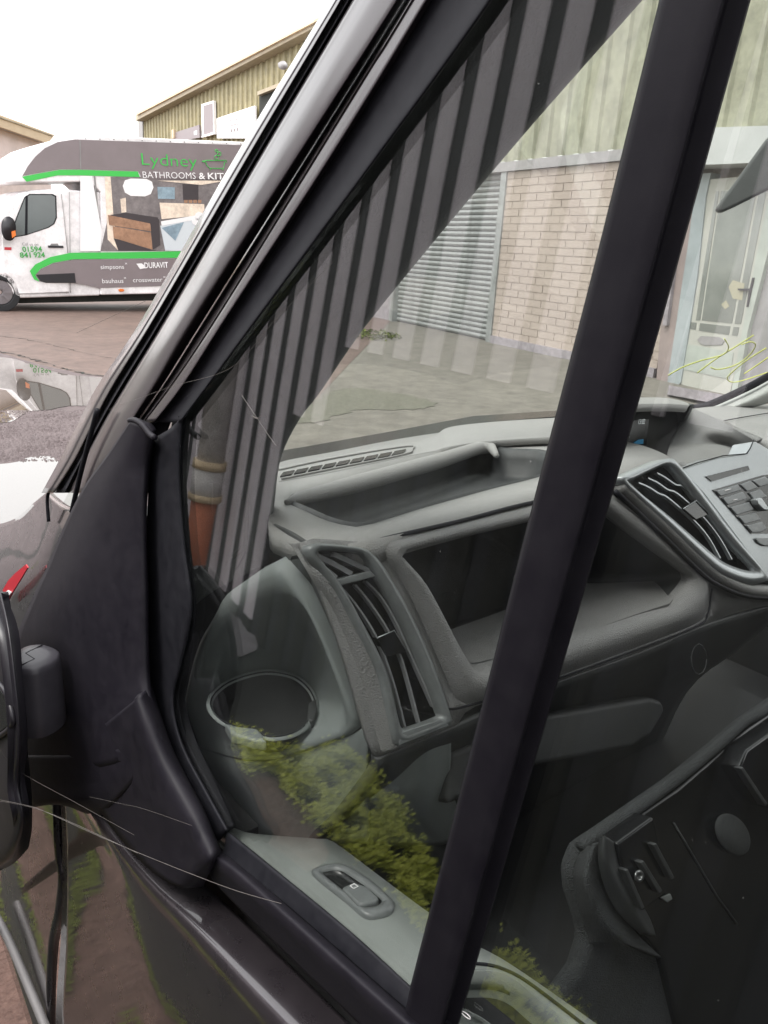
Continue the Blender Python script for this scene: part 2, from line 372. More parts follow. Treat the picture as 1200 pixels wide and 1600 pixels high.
# ================================================================ WHITE LUTON VAN
WX = heading(2300)[1]; WD = w(WX); WD = V((WD.x, WD.y, 0)).normalized()      # along its side, nose to tail
W0 = onz(8, 487, 0); WNn = V((WD.y, -WD.x, 0))
if WNn.dot(EYE - W0) < 0: WNn = -WNn                                         # out of its side, towards the yard
def W(u, v, off=0): return pl(u, v, W0 + WNn * off, WNn)
luton = tag(empty('luton_van', W0), 'white luton van with grey and green side print, beyond the puddles', 'van')
BK = -WNn * 2.0
luton_out = [(-60, 292), (2, 292), (6, 286), (9, 272), (18, 256), (32, 242), (52, 229), (80, 220), (120, 214), (170, 213), (386, 222), (560, 232), (560, 452), (386, 456), (157, 461), (157, 300), (140, 284)]
luton_out = luton_out[2:]
plate('luton_body', [W(u, v) for u, v in luton_out], BK, 'white_paint', luton, bevel=0.03)
# cab: nose, roof, sill and wheel arch
cab = [(-95, 440), (-95, 385), (-60, 360), (-8, 352), (30, 302), (50, 297), (90, 295), (157, 300), (157, 462), (30, 466), (22, 462), (18, 450), (8, 437), (-4, 432), (-20, 434), (-32, 445), (-38, 462), (-80, 462)]
plate('cab', [W(u, v, -0.03) for u, v in cab], BK * 0.97, 'white_paint', luton, bevel=0.04)
dr = plate('cab_door', [W(u, v, 0.0) for u, v in [(3, 372), (22, 330), (38, 306), (46, 301), (84, 299), (95, 303), (104, 360), (107, 395), (108, 456), (30, 459), (26, 446), (18, 434), (6, 426)]], -WNn * 0.028, 'white_paint', luton, bevel=0.012)
wp = [(14, 372), (26, 338), (38, 308), (46, 303), (82, 303), (88, 306), (89, 340), (85, 350), (76, 356), (40, 368)]
plate('window_rubber', [W(u, v, 0.006) for u, v in wp], -WNn * 0.004, 'rubber', dr)
mat('van_window', (0.05, 0.062, 0.064), 0.03, spec=0.9, noise=(0.8, 3), col2=(0.10, 0.12, 0.12))
cx, cy = 56, 336
plate('window_pane', [W(cx + (u - cx) * 0.94, cy + (v - cy) * 0.95, 0.012) for u, v in wp], -WNn * 0.004, 'van_window', dr)
plate('window_divider', [W(u, v, 0.018) for u, v in [(40, 306), (43.5, 305), (43, 366), (39, 367)]], -WNn * 0.005, 'rubber', dr)
plate('door_handle', [W(u, v, 0.03) for u, v in [(75, 383.5), (99, 384), (99.5, 387.5), (75.5, 387)]], -WNn * 0.03, 'satin_black', dr, bevel=0.006)
plate('handle_recess', [W(u, v, 0.004) for u, v in [(80, 380.5), (90, 380.5), (92, 384), (78, 384)]], -WNn * 0.003, 'grey_steel', dr)
plate('side_badge', [W(u, v, 0.006) for u, v in [(7, 386), (18, 386.5), (18, 391), (7, 390.5)]], -WNn * 0.004, 'plain_red', luton)
mo = loft('door_mirror', [[W(u, v, o) for u, v in [(2, 350), (6, 341), (14, 338), (22, 344), (25, 355), (24, 368), (18, 376), (8, 374), (3, 364)]] for o in (0.08, 0.16, 0.2)], 'satin_black', luton, n=24, capstart=True)
plate('indicator', [W(u, v, 0.21) for u, v in [(18, 362), (24, 360), (25, 368), (19, 372)]], -WNn * 0.02, 'amber', mo)
# wheel
wc = W(1, 457, -0.02); wr = (W(1, 487, -0.02) - wc).length
def wheel_ring(name, r0, r1, y0, y1, m, par):
    vs, fs, n = [], [], 28
    for r, y in ((r0, y0), (r0, y1), (r1, y1), (r1, y0)):
        vs += [wc + WD * r * math.cos(2 * math.pi * k / n) + UP * r * math.sin(2 * math.pi * k / n) + WNn * y for k in range(n)]
    for i in range(4): fs += [(i * n + k, i * n + (k + 1) % n, ((i + 1) % 4) * n + (k + 1) % n, ((i + 1) % 4) * n + k) for k in range(n)]
    return mesh(name, vs, fs, m, par, bevel=0.015)
wh = wheel_ring('wheel', wr * 0.66, wr, -0.22, -0.01, 'tyre', luton)
wheel_ring('rim', wr * 0.12, wr * 0.65, -0.16, -0.05, 'wheel_steel', wh)
for k in range(8):
    a = k * math.pi / 4; d = WD * math.cos(a) + UP * math.sin(a); s_ = WD * -math.sin(a) + UP * math.cos(a)
    box('spoke', wc + d * wr * 0.2 - s_ * 0.02 - WNn * 0.049, d * wr * 0.4, s_ * 0.04, WNn * 0.02, 'wheel_steel', wh)
plate('under_shadow', [W(u, v, -0.35) for u, v in [(24, 455), (420, 448), (420, 466), (30, 474)]], -WNn * 1.2, 'matt_dark', luton)  # dark underbody box put in as the shadow beneath the van
for u0_, v0_, u1_, v1_ in ((108.5, 300, 110.5, 458), (96, 303, 106, 396), (30, 459.5, 108, 457)):
    tube('panel_gap', [W(u0_, v0_, 0.004), W((u0_ + u1_) / 2, (v0_ + v1_) / 2, 0.004), W(u1_, v1_, 0.004)], 0.006, 'grey_steel', luton, n=5)
for k_ in range(12):
    tube('rivet', [W(134 + k_ * 22, 216.5 + k_ * 0.75, -0.001), W(134 + k_ * 22, 216.5 + k_ * 0.75, 0.008)], 0.012, 'wheel_steel', luton, n=8)
# side print
def pr(name, pts, m, lvl=1, par=None):
    return plate(name, [W(u, v, 0.004 + 0.006 * lvl) for u, v in pts], -WNn * 0.003, m, par or luton)
def cr(ox, oy, k, pts): return [(ox + x / k, oy + y / k) for x, y in pts]
pr('grey_band', cr(0, 140, 3, [(105, 405), (130, 360), (165, 315), (210, 275), (270, 246), (350, 234), (1200, 262), (1700, 285), (1700, 420), (1200, 428), (1060, 427), (700, 422), (665, 415), (648, 382), (375, 374), (280, 374), (200, 388)]), 'print_grey')
pr('green_band', cr(0, 140, 3, [(104, 408), (200, 390), (280, 376), (375, 376), (646, 384), (655, 410), (440, 404), (375, 402), (270, 402), (125, 432)]), 'print_green', 1.5)
pr('box_edge', [(146.5, 275), (149, 275), (157, 362), (154.5, 362)], 'grey_steel', 1)
pr('panel_joint', [(124.2, 219), (126, 219), (127, 264), (125.2, 264)], 'grey_steel', 2.2)
pr('green_stripe', cr(0, 140, 3, [(140, 850), (165, 820), (235, 785), (330, 765), (600, 762), (1200, 752), (1700, 742), (1700, 770), (1200, 782), (600, 792), (345, 795), (250, 812), (190, 840), (165, 870), (185, 900), (160, 890)]), 'print_green', 2)
pr('grey_skirt', cr(0, 140, 3, [(165, 868), (192, 842), (252, 814), (346, 797), (600, 794), (1200, 784), (1700, 772), (1700, 890), (1200, 908), (460, 930), (400, 915), (345, 906), (215, 906), (185, 898)]), 'print_grey', 1.5)
pr('skirt_moulding', cr(0, 140, 3, [(170, 868), (350, 860), (356, 906), (215, 906), (190, 898)]), 'satin_black', 3)
plate('side_marker', [W(u, v, 0.03) for u, v in cr(0, 140, 3, [(555, 938), (565, 934), (578, 935), (584, 941), (575, 947), (560, 946)])], -WNn * 0.02, 'amber', luton)
# printed bathroom and kitchen picture
P5 = lambda pts: cr(130, 230, 1200 / 270, pts)
pic = pr('picture', P5([(190, 205), (1700, 215), (1700, 722), (120, 722), (170, 500)]), 'print_wall', 1)
pr('picture_white', P5([(-20, 200), (60, 200), (130, 590), (120, 722), (-20, 722)]), 'lettering_white', 1.2, pic)
pr('picture_cream', P5([(150, 205), (190, 205), (212, 500), (245, 700), (240, 715), (170, 640)]), 'print_cream', 1.4, pic)
pr('picture_mirror', [(x, y) for x, y in P5([(275, 270), (290, 230), (330, 218), (440, 220), (478, 240), (488, 280), (470, 325), (430, 342), (330, 338), (290, 315)])], 'lettering_white', 2, pic)
pr('picture_basin', P5([(190, 470), (300, 455), (520, 488), (520, 530), (465, 540), (190, 480)]), 'print_dark', 2.4, pic)
pr('picture_drawer', P5([(172, 470), (465, 530), (472, 585), (180, 540)]), 'print_wood', 2.8, pic)
pr('picture_drawer', P5([(205, 548), (470, 592), (482, 712), (212, 630)]), 'print_wood', 2.8, pic)
pr('picture_cabinet_side', P5([(468, 530), (528, 498), (535, 680), (484, 712)]), 'print_dark', 2.6, pic)
pr('picture_shadow', P5([(212, 632), (478, 714), (520, 718), (245, 718)]), 'print_dark', 2.2, pic)
pr('picture_bottle', P5([(258, 360), (296, 350), (300, 450), (266, 456)]), 'print_cream', 2.6, pic)
pr('picture_cupboard', P5([(515, 275), (636, 278), (636, 360), (520, 358)]), 'print_blue', 2, pic)
pr('picture_cupboard', P5([(690, 255), (800, 260), (800, 372), (695, 366)]), 'print_dark', 2, pic)
pr('picture_ceiling', P5([(515, 232), (1000, 232), (820, 262)]), 'print_cream', 2.2, pic)
pr('picture_counter', P5([(530, 385), (840, 395), (845, 470), (545, 500)]), 'print_cream', 2.4, pic)
pr('picture_counter', P5([(540, 515), (800, 470), (770, 505), (545, 545)]), 'lettering_white', 2.6, pic)
pr('picture_floor', P5([(535, 545), (900, 480), (900, 720), (570, 720)]), 'print_pale', 2, pic)
pr('picture_bath', P5([(545, 560), (700, 520), (640, 650)]), 'print_blue', 2.8, pic)
pr('picture_bath', P5([(545, 585), (605, 715), (570, 715)]), 'print_pale', 3, pic)
for cx_, cy_, r in ((805, 480, 32), (830, 500, 30), (780, 515, 26)):
    pr('picture_flower', P5([(cx_ + r * math.cos(a * 0.785), cy_ + r * math.sin(a * 0.785)) for a in range(8)]), 'lettering_white', 3, pic)
for k_ in range(4): pr('picture_pot', P5([(700 + 32 * k_, 366), (726 + 32 * k_, 366), (724 + 32 * k_, 388), (702 + 32 * k_, 388)]), 'print_wood', 2.6, pic)
def wl(name, body, a, b, h, m, bold=0.0):
    p0, p1 = W(*a, 0.03), W(*b, 0.03)
    lettering(name, body, p0, p1, UP, m, luton, height=h * (W(100, 400) - W(100, 300)).length / 100, bold=bold)
wl('lettering', 'Lydney', (222, 257.5), (308, 261), 19, 'print_green', -0.012)
wl('lettering', 'BATHROOMS', (223.5, 278), (306, 279.5), 10.5, 'lettering_white', -0.006)
wl('lettering', '&', (311, 279.6), (321, 279.8), 10.5, 'lettering_white', 0.02)
wl('lettering', 'KITCHENS', (325, 279.8), (402, 281), 10.5, 'lettering_white', 0.02)
wl('lettering', '01594', (35.5, 393.5), (66, 393), 8, 'lettering_green', 0.02)
wl('lettering', '841', (31.5, 402.5), (48.5, 402.3), 8, 'lettering_green', 0.02)
wl('lettering', '924', (53, 402.2), (70.5, 402), 8, 'lettering_green', 0.02)
wl('lettering', 'Call', (35, 383.5), (44, 383.7), 4.5, 'wheel_steel')
wl('lettering', 'us', (46.5, 383.7), (51.5, 383.8), 4.5, 'wheel_steel')
wl('lettering', 'on', (54, 383.8), (60, 384), 4.5, 'wheel_steel')
wl('lettering', 'simpsons', (157.5, 420.5), (194, 420), 7, 'lettering_white')
wl('lettering', 'DURAVIT', (226, 419), (263, 418), 9.5, 'lettering_white', 0.02)
wl('lettering', 'bauhaus', (160, 442.5), (193, 442), 7.5, 'lettering_white')
wl('lettering', 'crosswater', (208, 441), (254, 440), 7.5, 'lettering_white')
wl('lettering', 'x', (195, 413), (199, 413), 4, 'lettering_white')
wl('lettering', 'x', (193.5, 435.5), (197.5, 435.5), 4, 'lettering_white')
wl('lettering', 'x', (255, 434), (259, 434), 4, 'lettering_white')
pr('emblem', [(213, 412), (221, 411.5), (225, 414), (226.5, 419), (219, 420.5)], 'lettering_white', 3)
def wline(name, pts, r): tube(name, [W(u, v, 0.03) for u, v in pts], r, 'print_green', luton, n=5)
B5 = lambda pts: cr(130, 230, 1200 / 270, pts)
wline('bath_emblem', B5([(825, 98), (860, 92), (995, 92), (995, 104), (982, 104), (975, 148), (880, 146), (862, 130), (850, 104), (825, 98)]), 0.008)
wline('bath_emblem', B5([(885, 148), (880, 160)]), 0.008); wline('bath_emblem', B5([(968, 150), (972, 162)]), 0.008)
for cx_, cy_, r in ((926, 70, 14), (945, 46, 13), (926, 24, 9)):
    wline('bubble', B5([(cx_ + r * math.cos(a * 0.6283), cy_ + r * math.sin(a * 0.6283)) for a in range(11)]), 0.007)

# ================================================================ BUILDINGS BEYOND
def corrugated(name, origin, along, up, height_fn, width, pitch, depth, nrm, m, parent, top=0.35):
    """one ribbed sheet; height_fn(s)->(z0,z1)"""
    prof = []; s = 0.0
    while s < width - 1e-6:
        for ds, d in ((0, 0), (pitch * (0.5 - top / 2 - 0.08), 0), (pitch * (0.5 - top / 2), depth), (pitch * (0.5 + top / 2), depth), (pitch * (0.5 + top / 2 + 0.08), 0)):
            if s + ds <= width: prof.append((s + ds, d))
        s += pitch
    prof.append((width, 0)); vs, fs = [], []
    for s, d in prof:
        z0, z1 = height_fn(s); b = origin + along * s + nrm * d
        vs += [b + up * z0, b + up * z1]
    n = len(prof); fs = [(2 * i, 2 * i + 2, 2 * i + 3, 2 * i + 1) for i in range(n - 1)]
    return mesh(name, vs, fs, m, parent, solid=0.004, fix=False)

# --- green clad unit behind the luton van
GD = w(heading(-220)[1]); GD = V((GD.x, GD.y, 0)).normalized()
_r = ray(350, 380); _r.z = 0; Q0 = V((EYE.x, EYE.y, 0)) + _r.normalized() * 30.0
QN = V((GD.y, -GD.x, 0)); QN = QN if QN.dot(EYE - Q0) > 0 else -QN
def Q(u, v, off=0): return pl(u, v, Q0 + QN * off, QN)
gb = tag(empty('industrial_unit', (Q0.x, Q0.y, 0)), 'olive green ribbed metal building behind the white luton van', 'building')
e0, e1 = Q(216, 188), Q(760, -95); L_ = e1 - e0; far = V((e0.x, e0.y, 0)); run = V((L_.x, L_.y, 0)); rl = run.length; run.normalize()
ns = 12
for i in range(ns):
    wd_ = rl / ns
    corrugated('cladding_sheet', far + run * wd_ * i, run, UP, lambda s, i=i: (0, e0.z + (e1.z - e0.z) * (wd_ * i + s) / rl), wd_, wd_ / 5, 0.05, QN, 'cladding_green', gb, 0.3)
box('side_wall', far - QN * 0.1, -QN * 14, UP * e0.z, run * 0.1, 'cladding_green', gb)
ed = (e1 - e0); pe = e0 - run * 0.25 - UP * 0.1
plate('roof_verge', [Q(212, 189, 0.35), Q(212, 178, 0.35), Q(760, -108, 0.35), Q(760, -97, 0.35)], -QN * 0.6, 'fascia', gb, bevel=0.02)
plate('gutter', [Q(213, 180, 0.42), Q(213, 176, 0.42), Q(760, -110, 0.42), Q(760, -106, 0.42)], -QN * 0.12, 'cream_roof', gb)
plate('roof', [e0 + UP * 0.1 - QN * 0.3, e1 + UP * 0.1 - QN * 0.3, e1 - QN * 14 + UP * 1.5, e0 - QN * 14 + UP * 1.5], UP * 0.12, 'fascia', gb)
plate('corner_post', [Q(u, v, 0.09) for u, v in [(217, 188), (223, 186), (223, 216), (217, 216)]], -QN * 0.1, 'grey_steel', gb)
wf = plate('window', [Q(u, v, 0.14) for u, v in [(314.5, 163), (333.5, 157), (334.5, 209), (315.5, 215)]], -QN * 0.09, 'lettering_white', gb)
plate('pane', [Q(u, v, 0.15) for u, v in [(317.5, 165.5), (332, 161), (332.5, 206), (318, 211)]], -QN * 0.006, 'print_grey', wf)
plate('sill', [Q(u, v, 0.22) for u, v in [(315, 212), (334.5, 206.5), (334.5, 209.5), (315, 215)]], -QN * 0.08, 'lettering_white', wf)
sb = plate('sign_board', [Q(u, v, 0.17) for u, v in [(338.5, 185), (398, 165), (399, 216), (339, 216)]], -QN * 0.06, 'lettering_white', gb)
for j, (a, b) in enumerate((((359, 190), (373, 186)), ((361, 197), (374, 194)), ((360, 207), (374, 204)))):
    for k_ in range(3):
        t0 = k_ / 3; t1 = t0 + 0.22
        pa, pb = (a[0] + (b[0] - a[0]) * t0, a[1] + (b[1] - a[1]) * t0), (a[0] + (b[0] - a[0]) * t1, a[1] + (b[1] - a[1]) * t1)
        hh = 2 if j < 2 else 5
        plate('sign_mark', [Q(pa[0], pa[1] - hh, 0.176), Q(pb[0], pb[1] - hh, 0.176), Q(*pb, 0.176), Q(*pa, 0.176)], -QN * 0.003, 'print_grey', sb)
s2 = plate('sign_board', [Q(u, v, 0.17) for u, v in [(270, 208), (311, 195), (312, 215), (270, 222)]], -QN * 0.06, 'print_grey', gb)
plate('sign_mark', [Q(u, v, 0.176) for u, v in [(303, 205), (308, 203.5), (308, 210), (303, 211)]], -QN * 0.003, 'print_pale', s2)
plate('flue', [Q(u, v, 0.25) for u, v in [(268, 203), (271, 202), (271, 216), (268, 216)]], -QN * 0.1, 'cream_roof', gb)
plate('door_opening', [Q(u, v, 0.07) for u, v in [(405, 150), (520, 104), (520, 300), (405, 300)]], -QN * 0.02, 'matt_dark', gb)
plate('door_head', [Q(u, v, 0.2) for u, v in [(402, 149), (520, 102), (520, 96), (402, 143)]], -QN * 0.18, 'fascia', gb)
fl = loft('floodlight', [[Q(u, v, o) for u, v in [(434, 99), (444, 95), (450, 103), (445, 109), (437, 107)]] for o in (0.25, 0.4, 0.5)], 'grey_steel', gb, n=16, capstart=True)

# --- cream unit at the far left
_r = ray(30, 380); _r.z = 0; K0 = V((EYE.x, EYE.y, 0)) + _r.normalized() * 36.0
KD = w(heading(560)[1]); KD = V((KD.x, KD.y, 0)).normalized(); KN = V((KD.y, -KD.x, 0)); KN = KN if KN.dot(EYE - K0) > 0 else -KN
def K(u, v, off=0): return pl(u, v, K0 + KN * off, KN)
cb = tag(empty('cream_warehouse', (K0.x, K0.y, 0)), 'pale pink rendered unit with cream roof edge at the far left', 'building')
a_, b__ = K(-120, 157), K(75, 224)
base = lambda p: V((p.x, p.y, 0))
plate('wall', [base(a_), base(b__), b__, a_], -KN * 8, 'cream_wall', cb)
plate('roof_edge', [K(-120, 157, 0.4), K(-120, 135, 0.4), K(86, 211, 0.4), K(75, 224, 0.4)], -KN * 8.5, 'cream_roof', cb)
plate('eaves_strip', [K(-120, 160, 0.25), K(-120, 156, 0.25), K(70, 221, 0.25), K(70, 224, 0.25)], -KN * 0.1, 'grey_steel', cb)
plate('roof_flashing', [K(-120, 143, 0.45), K(-120, 140, 0.45), K(82, 211, 0.45), K(84, 213, 0.45)], -KN * 0.05, 'fascia', cb)

# --- brick unit with the roller shutter, seen through the windscreen
BD = w(heading(-90)[1]); BD = V((BD.x, BD.y, 0)).normalized()
B0 = onz(762, 534, 0); BN = V((BD.y, -BD.x, 0)); BN = BN if BN.dot(EYE - B0) > 0 else -BN
def B(u, v, off=0): return pl(u, v, B0 + BN * off, BN)
def bs(u, v): p = B(u, v); return (p - B0).dot(BD), p.z
def bp(s, z, off=0): return B0 + BD * s + UP * z + BN * off
bu = tag(empty('brick_unit', B0), 'pale brick and green clad unit with a roller shutter, seen through the windscreen', 'building')
s_sh0 = 0.05; s_sh1 = bs(616, 470)[0]; zt = bs(777, 270)[1]; s_end = bs(1052, 420)[0]
box('backing_wall', bp(s_end - 6, 0, -0.30), BD * (s_sh1 - s_end + 8), UP * (zt + 0.1), -BN * 0.2, 'mortar', bu)
box('mortar_wall', bp(s_end, 0, -0.012), BD * (-0.12 - s_end), UP * zt, -BN * 0.25, 'mortar', bu)
bh, bw = zt / 24, 0.46
bm_cache = None
for r in range(24):
    s = -0.12 - (0.23 if r % 2 else 0)
    first = True
    while s > s_end + 0.05:
        e = s - bw if not (first and r % 2) else s - bw
        if first and r % 2:
            box('brick', bp(-0.12 - 0.215, r * bh + 0.008, -0.013), BD * 0.215, UP * (bh - 0.016), BN * (0.013 + random.uniform(-0.003, 0.003)), 'brick_pink', bu)
        e = max(s - bw + 0.014, s_end)
        if bm_cache is None or e > s - bw + 0.02:
            o = box('brick', bp(e, r * bh + 0.008, -0.013), BD * (s - e), UP * (bh - 0.016), BN * 0.013, 'brick_pink', bu)
            if e <= s - bw + 0.02: bm_cache = (o.data, V(o.data.vertices[0].co), bp(e, r * bh + 0.008, -0.013))
        else:
            o = bpy.data.objects.new('brick', bm_cache[0]); COL.objects.link(o); o.parent = bu; o.matrix_parent_inverse = bu.matrix_basis.inverted()
            o.location = bp(e, r * bh + 0.008, -0.013) - bm_cache[2] + BN * random.uniform(-0.004, 0.004)
        s -= bw; first = False
box('lintel', bp(s_end - 3, zt + 0.003, 0.06), BD * (s_sh1 - s_end + 5), UP * 0.16, -BN * 0.3, 'grey_steel', bu)
# cladding above in sheets
s = s_end - 5.0; k_ = 0
while s < s_sh1 + 0.8:
    corrugated('cladding_sheet', bp(s, zt + 0.17, 0), BD, UP, lambda q: (0, 4.2), 1.2, 0.4, 0.05, BN, 'cladding_pale', bu, 0.3)
    s += 1.2
# shutter
nsl = 30; sh = (zt - 0.02) / nsl; proto = None
for i in range(nsl):
    z = i * sh + 0.02; q = []
    for j in range(5):
        a = j / 4; q.append((a * sh * 0.9, 0.03 * math.sin(math.pi * a)))
    if proto is None:
        vs = [bp(s_sh0, z + a, -0.12 + d) for a, d in q] + [bp(s_sh1, z + a, -0.12 + d) for a, d in q]
        proto = mesh('shutter_slat', vs, [(j, j + 1, 6 + j, 5 + j) for j in range(4)], 'shutter_metal', bu, solid=0.006, fix=False)
    else:
        o = bpy.data.objects.new('shutter_slat', proto.data); COL.objects.link(o); o.parent = bu; o.matrix_parent_inverse = bu.matrix_basis.inverted()
        o.location = UP * (i * sh); md = o.modifiers.new('solid', 'SOLIDIFY'); md.thickness = 0.006
box('shutter_backing', bp(s_sh0, 0, -0.16), BD * (s_sh1 - s_sh0), UP * zt, -BN * 0.02, 'grey_steel', bu)
box('shutter_guide', bp(-0.12, 0, 0.03), BD * 0.17, UP * zt, -BN * 0.2, 'shutter_metal', bu)
box('shutter_guide', bp(s_sh1, 0, 0.03), BD * 0.17, UP * zt, -BN * 0.2, 'shutter_metal', bu)
box('side_wall', bp(s_sh1 + 0.17, 0, -0.01), BD * 2, UP * zt, -BN * 0.25, 'kerb_stone', bu)
box('plinth', bp(s_end, 0, 0.05), BD * (-0.14 - s_end), UP * 0.14, -BN * 0.08, 'kerb_stone', bu)
# porch: column, frame and glazed door
def bplate(name, pts, m, off, th, par=bu): return plate(name, [B(u, v, off) for u, v in pts], -BN * th, m, par)
E4 = lambda pts: cr(1040, 220, 610 / 160, pts)
bplate('pier', E4([(-60, 1480), (-20, 1000), (60, 560), (100, 150), (200, 150), (130, 640), (20, 1440), (-10, 1480)]), 'pink_column', 0.10, 0.3)
bplate('downpipe', E4([(-20, 1100), (50, 590), (70, 600), (5, 1100)]), 'kerb_stone', 0.16, 0.08)
bplate('door_frame', E4([(10, 1440), (130, 640), (190, 200), (270, 190), (240, 330), (190, 800), (90, 1440), (60, 1470)]), 'door_blue', 0.12, 0.2)
dd = bplate('glazed_door', E4([(60, 1440), (190, 640), (250, 230), (640, 200), (560, 700), (450, 1200), (380, 1520), (250, 1500)]), 'door_white', 0.10, 0.08)
bplate('side_frame', E4([(450, 1170), (540, 690), (640, 200), (720, 210), (600, 700), (490, 1130), (420, 1520), (385, 1520)]), 'door_panel', 0.12, 0.2)
mat('door_glass', (0.11, 0.12, 0.11), 0.05, spec=0.8, noise=(2, 4), col2=(0.20, 0.21, 0.19))
bplate('pane', E4([(225, 300 + 460), (300, 300), (318, 300), (205, 1070), (180, 1070)]), 'door_glass', 0.106, 0.004, dd)
bplate('pane', E4([(330, 300), (540, 300), (395, 1088), (215, 1070)]), 'door_glass', 0.106, 0.004, dd)
bplate('pane', E4([(555, 300), (600, 300), (448, 1092), (410, 1090)]), 'door_glass', 0.106, 0.004, dd)
bplate('pane', E4([(150, 1080), (184, 1084), (178, 1126), (146, 1120)]), 'door_glass', 0.106, 0.004, dd)
bplate('pane', E4([(205, 1086), (386, 1106), (376, 1156), (198, 1130)]), 'door_glass', 0.106, 0.004, dd)
bplate('pane', E4([(405, 1108), (438, 1110), (428, 1162), (394, 1158)]), 'door_glass', 0.106, 0.004, dd)
bplate('letter_plate', E4([(188, 1185), (210, 1162), (320, 1170), (348, 1192), (335, 1215), (230, 1218), (205, 1205)]), 'grey_steel', 0.112, 0.01, dd)
bplate('lower_panel', E4([(122, 1210), (405, 1262), (378, 1420), (100, 1360)]), 'door_panel', 0.108, 0.006, dd)
bplate('door_handle', E4([(430, 880), (500, 880), (515, 815), (526, 815), (488, 990), (480, 990), (495, 892), (430, 890)]), 'satin_black', 0.14, 0.03, dd)
bplate('notice', E4([(375, 870), (400, 830), (470, 850), (455, 950), (400, 940)]), 'notice_paper', 0.110, 0.003, dd)
bplate('notice', E4([(330, 975), (360, 950), (380, 985), (355, 1005)]), 'notice_paper', 0.110, 0.003, dd)
bplate('entrance_wall', E4([(500, 1130), (610, 700), (720, 200), (1400, 0), (1400, 1500), (420, 1560)]), 'grey_steel', 0.05, 0.2)
bplate('porch_canopy', E4([(40, 150), (60, 0), (120, -75), (610, -90), (1000, -60), (900, 110), (470, 133)]), 'canopy_white', 0.5, 0.5)
plate('door_step', [B(1045, 602, 0.0), B(1160, 622, 0.0), B(1160, 622, 1.2), B(1045, 602, 1.2)], -UP * 0.12, 'kerb_stone', bu)
# low weeds along the yard edge in view
def leaf_tuft(name, c, n, spread, size, h, m, label, cat, group=None, flat=False):
    vs, fs = [], []
    for _ in range(n):
        a = random.random() * 6.283; r = spread * math.sqrt(random.random())
        p = c + V((math.cos(a) * r, math.sin(a) * r, h * random.random() * (1 - 0.6 * (r / spread) ** 2)))
        d = V((random.uniform(-1, 1), random.uniform(-1, 1), random.uniform(-0.3, 0.8))).normalized(); s_ = d.cross(V((random.random(), random.random(), 1.2))).normalized()
        L = size * random.uniform(0.6, 1.3); k = len(vs)
        vs += [p, p + d * L * 0.5 + s_ * L * 0.3, p + d * L, p + d * L * 0.5 - s_ * L * 0.3]; fs.append((k, k + 1, k + 2, k + 3))
    o = mesh(name, vs, fs, m, fix=False); tag(o, label, cat, group)
    return tag(o, kind='stuff')
leaf_tuft('weed', onz(578, 527, 0), 500, 0.6, 0.07, 0.14, 'moss', 'low green weeds at the foot of the wall left of the shutter', 'weeds')
vg = wob(zpix([(455, 655), (500, 622), (545, 606), (620, 614), (680, 630), (640, 640), (560, 640), (500, 660)], 0.006), 60, 0.05)
for p in vg: p.z = 0.006
tag(mesh('grass_verge', vg, [tuple(range(len(vg)))], 'verge'), kind='structure')

# ================================================================ WALL BESIDE THE VAN (seen in the glass)
A9 = rad(9.0); HD = V((-math.sin(A9), math.cos(A9), 0)); HN = V((math.cos(A9), math.sin(A9), 0))
H0 = HN * -0.92
hb = tag(empty('ribbed_shed', H0), 'shed wall of pale and dark upright metal ribs, mirrored in the side window', 'building')
pit = 0.193
mat('dimming_sheet', (0.034, 0.032, 0.029), 0.7, noise=(5, 8), col2=(0.024, 0.024, 0.02))  # dark lower wall, added to dim what the side window mirrors
def dimming_height(i): return 1.50 if i * pit < 2.75 else 1.15 if i * pit < 3.25 else 0.08  # top stepped along the wall to keep mirrored stripes off the dash
protos = {}
for i in range(-14, 40):
    b = H0 + HD * (i * pit); zb = dimming_height(i)
    if zb not in protos:
        lo_ = lambda d_: [b - HN * 0.001, b + HD * 0.014 + HN * d_, b + HD * 0.102 + HN * d_, b + HD * 0.116 - HN * 0.001]
        protos[zb] = (plate('rib', [p + UP * zb for p in lo_(0.007)], UP * (2.7 - zb), 'cladding_light', hb),
                      plate('dimming_rib', lo_(0.006), UP * (zb - 0.004), 'dimming_sheet', hb),
                      box('pan', b + HD * 0.1155 - HN * 0.004, HD * 0.079, UP * 2.7, -HN * 0.003, 'cladding_dark', hb), b)
    else:
        for src, nm in zip(protos[zb][:3], ('rib', 'dimming_rib', 'pan')):
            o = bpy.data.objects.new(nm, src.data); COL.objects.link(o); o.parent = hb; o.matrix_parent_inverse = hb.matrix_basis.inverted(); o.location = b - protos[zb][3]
box('core', H0 - HD * 2.3 - HN * 0.012, HD * 9, UP * 2.7, -HN * 0.2, 'cladding_dark', hb)
# downpipe against it
pb = H0 + HD * 3.85 + HN * 0.13
dp = tag(empty('drain_pipe', pb), 'fat grey-white drainpipe with a terracotta foot, mirrored in the window corner', 'pipe')
def vtube(name, z0, z1, r, m, par, rr=None): return tube(name, [pb + UP * z0, pb + UP * z1], r if rr is None else [r, rr], m, par, n=24)
vtube('pipe_shaft', 0.72, 3.0, 0.074, 'pipe_white', dp)
vtube('pipe_socket', 0.56, 0.74, 0.083, 'pipe_white', dp)
vtube('pipe_band', 0.72, 0.765, 0.09, 'pipe_band', dp); vtube('pipe_band', 0.545, 0.58, 0.09, 'pipe_band', dp)
vtube('pipe_foot', 0.0, 0.56, 0.052, 'terracotta', dp, 0.07)
leaf_tuft('weed', pb + HN * 0.12, 40, 0.1, 0.05, 0.08, 'leaf', 'bright green weed at the foot of the mirrored drainpipe', 'weeds')
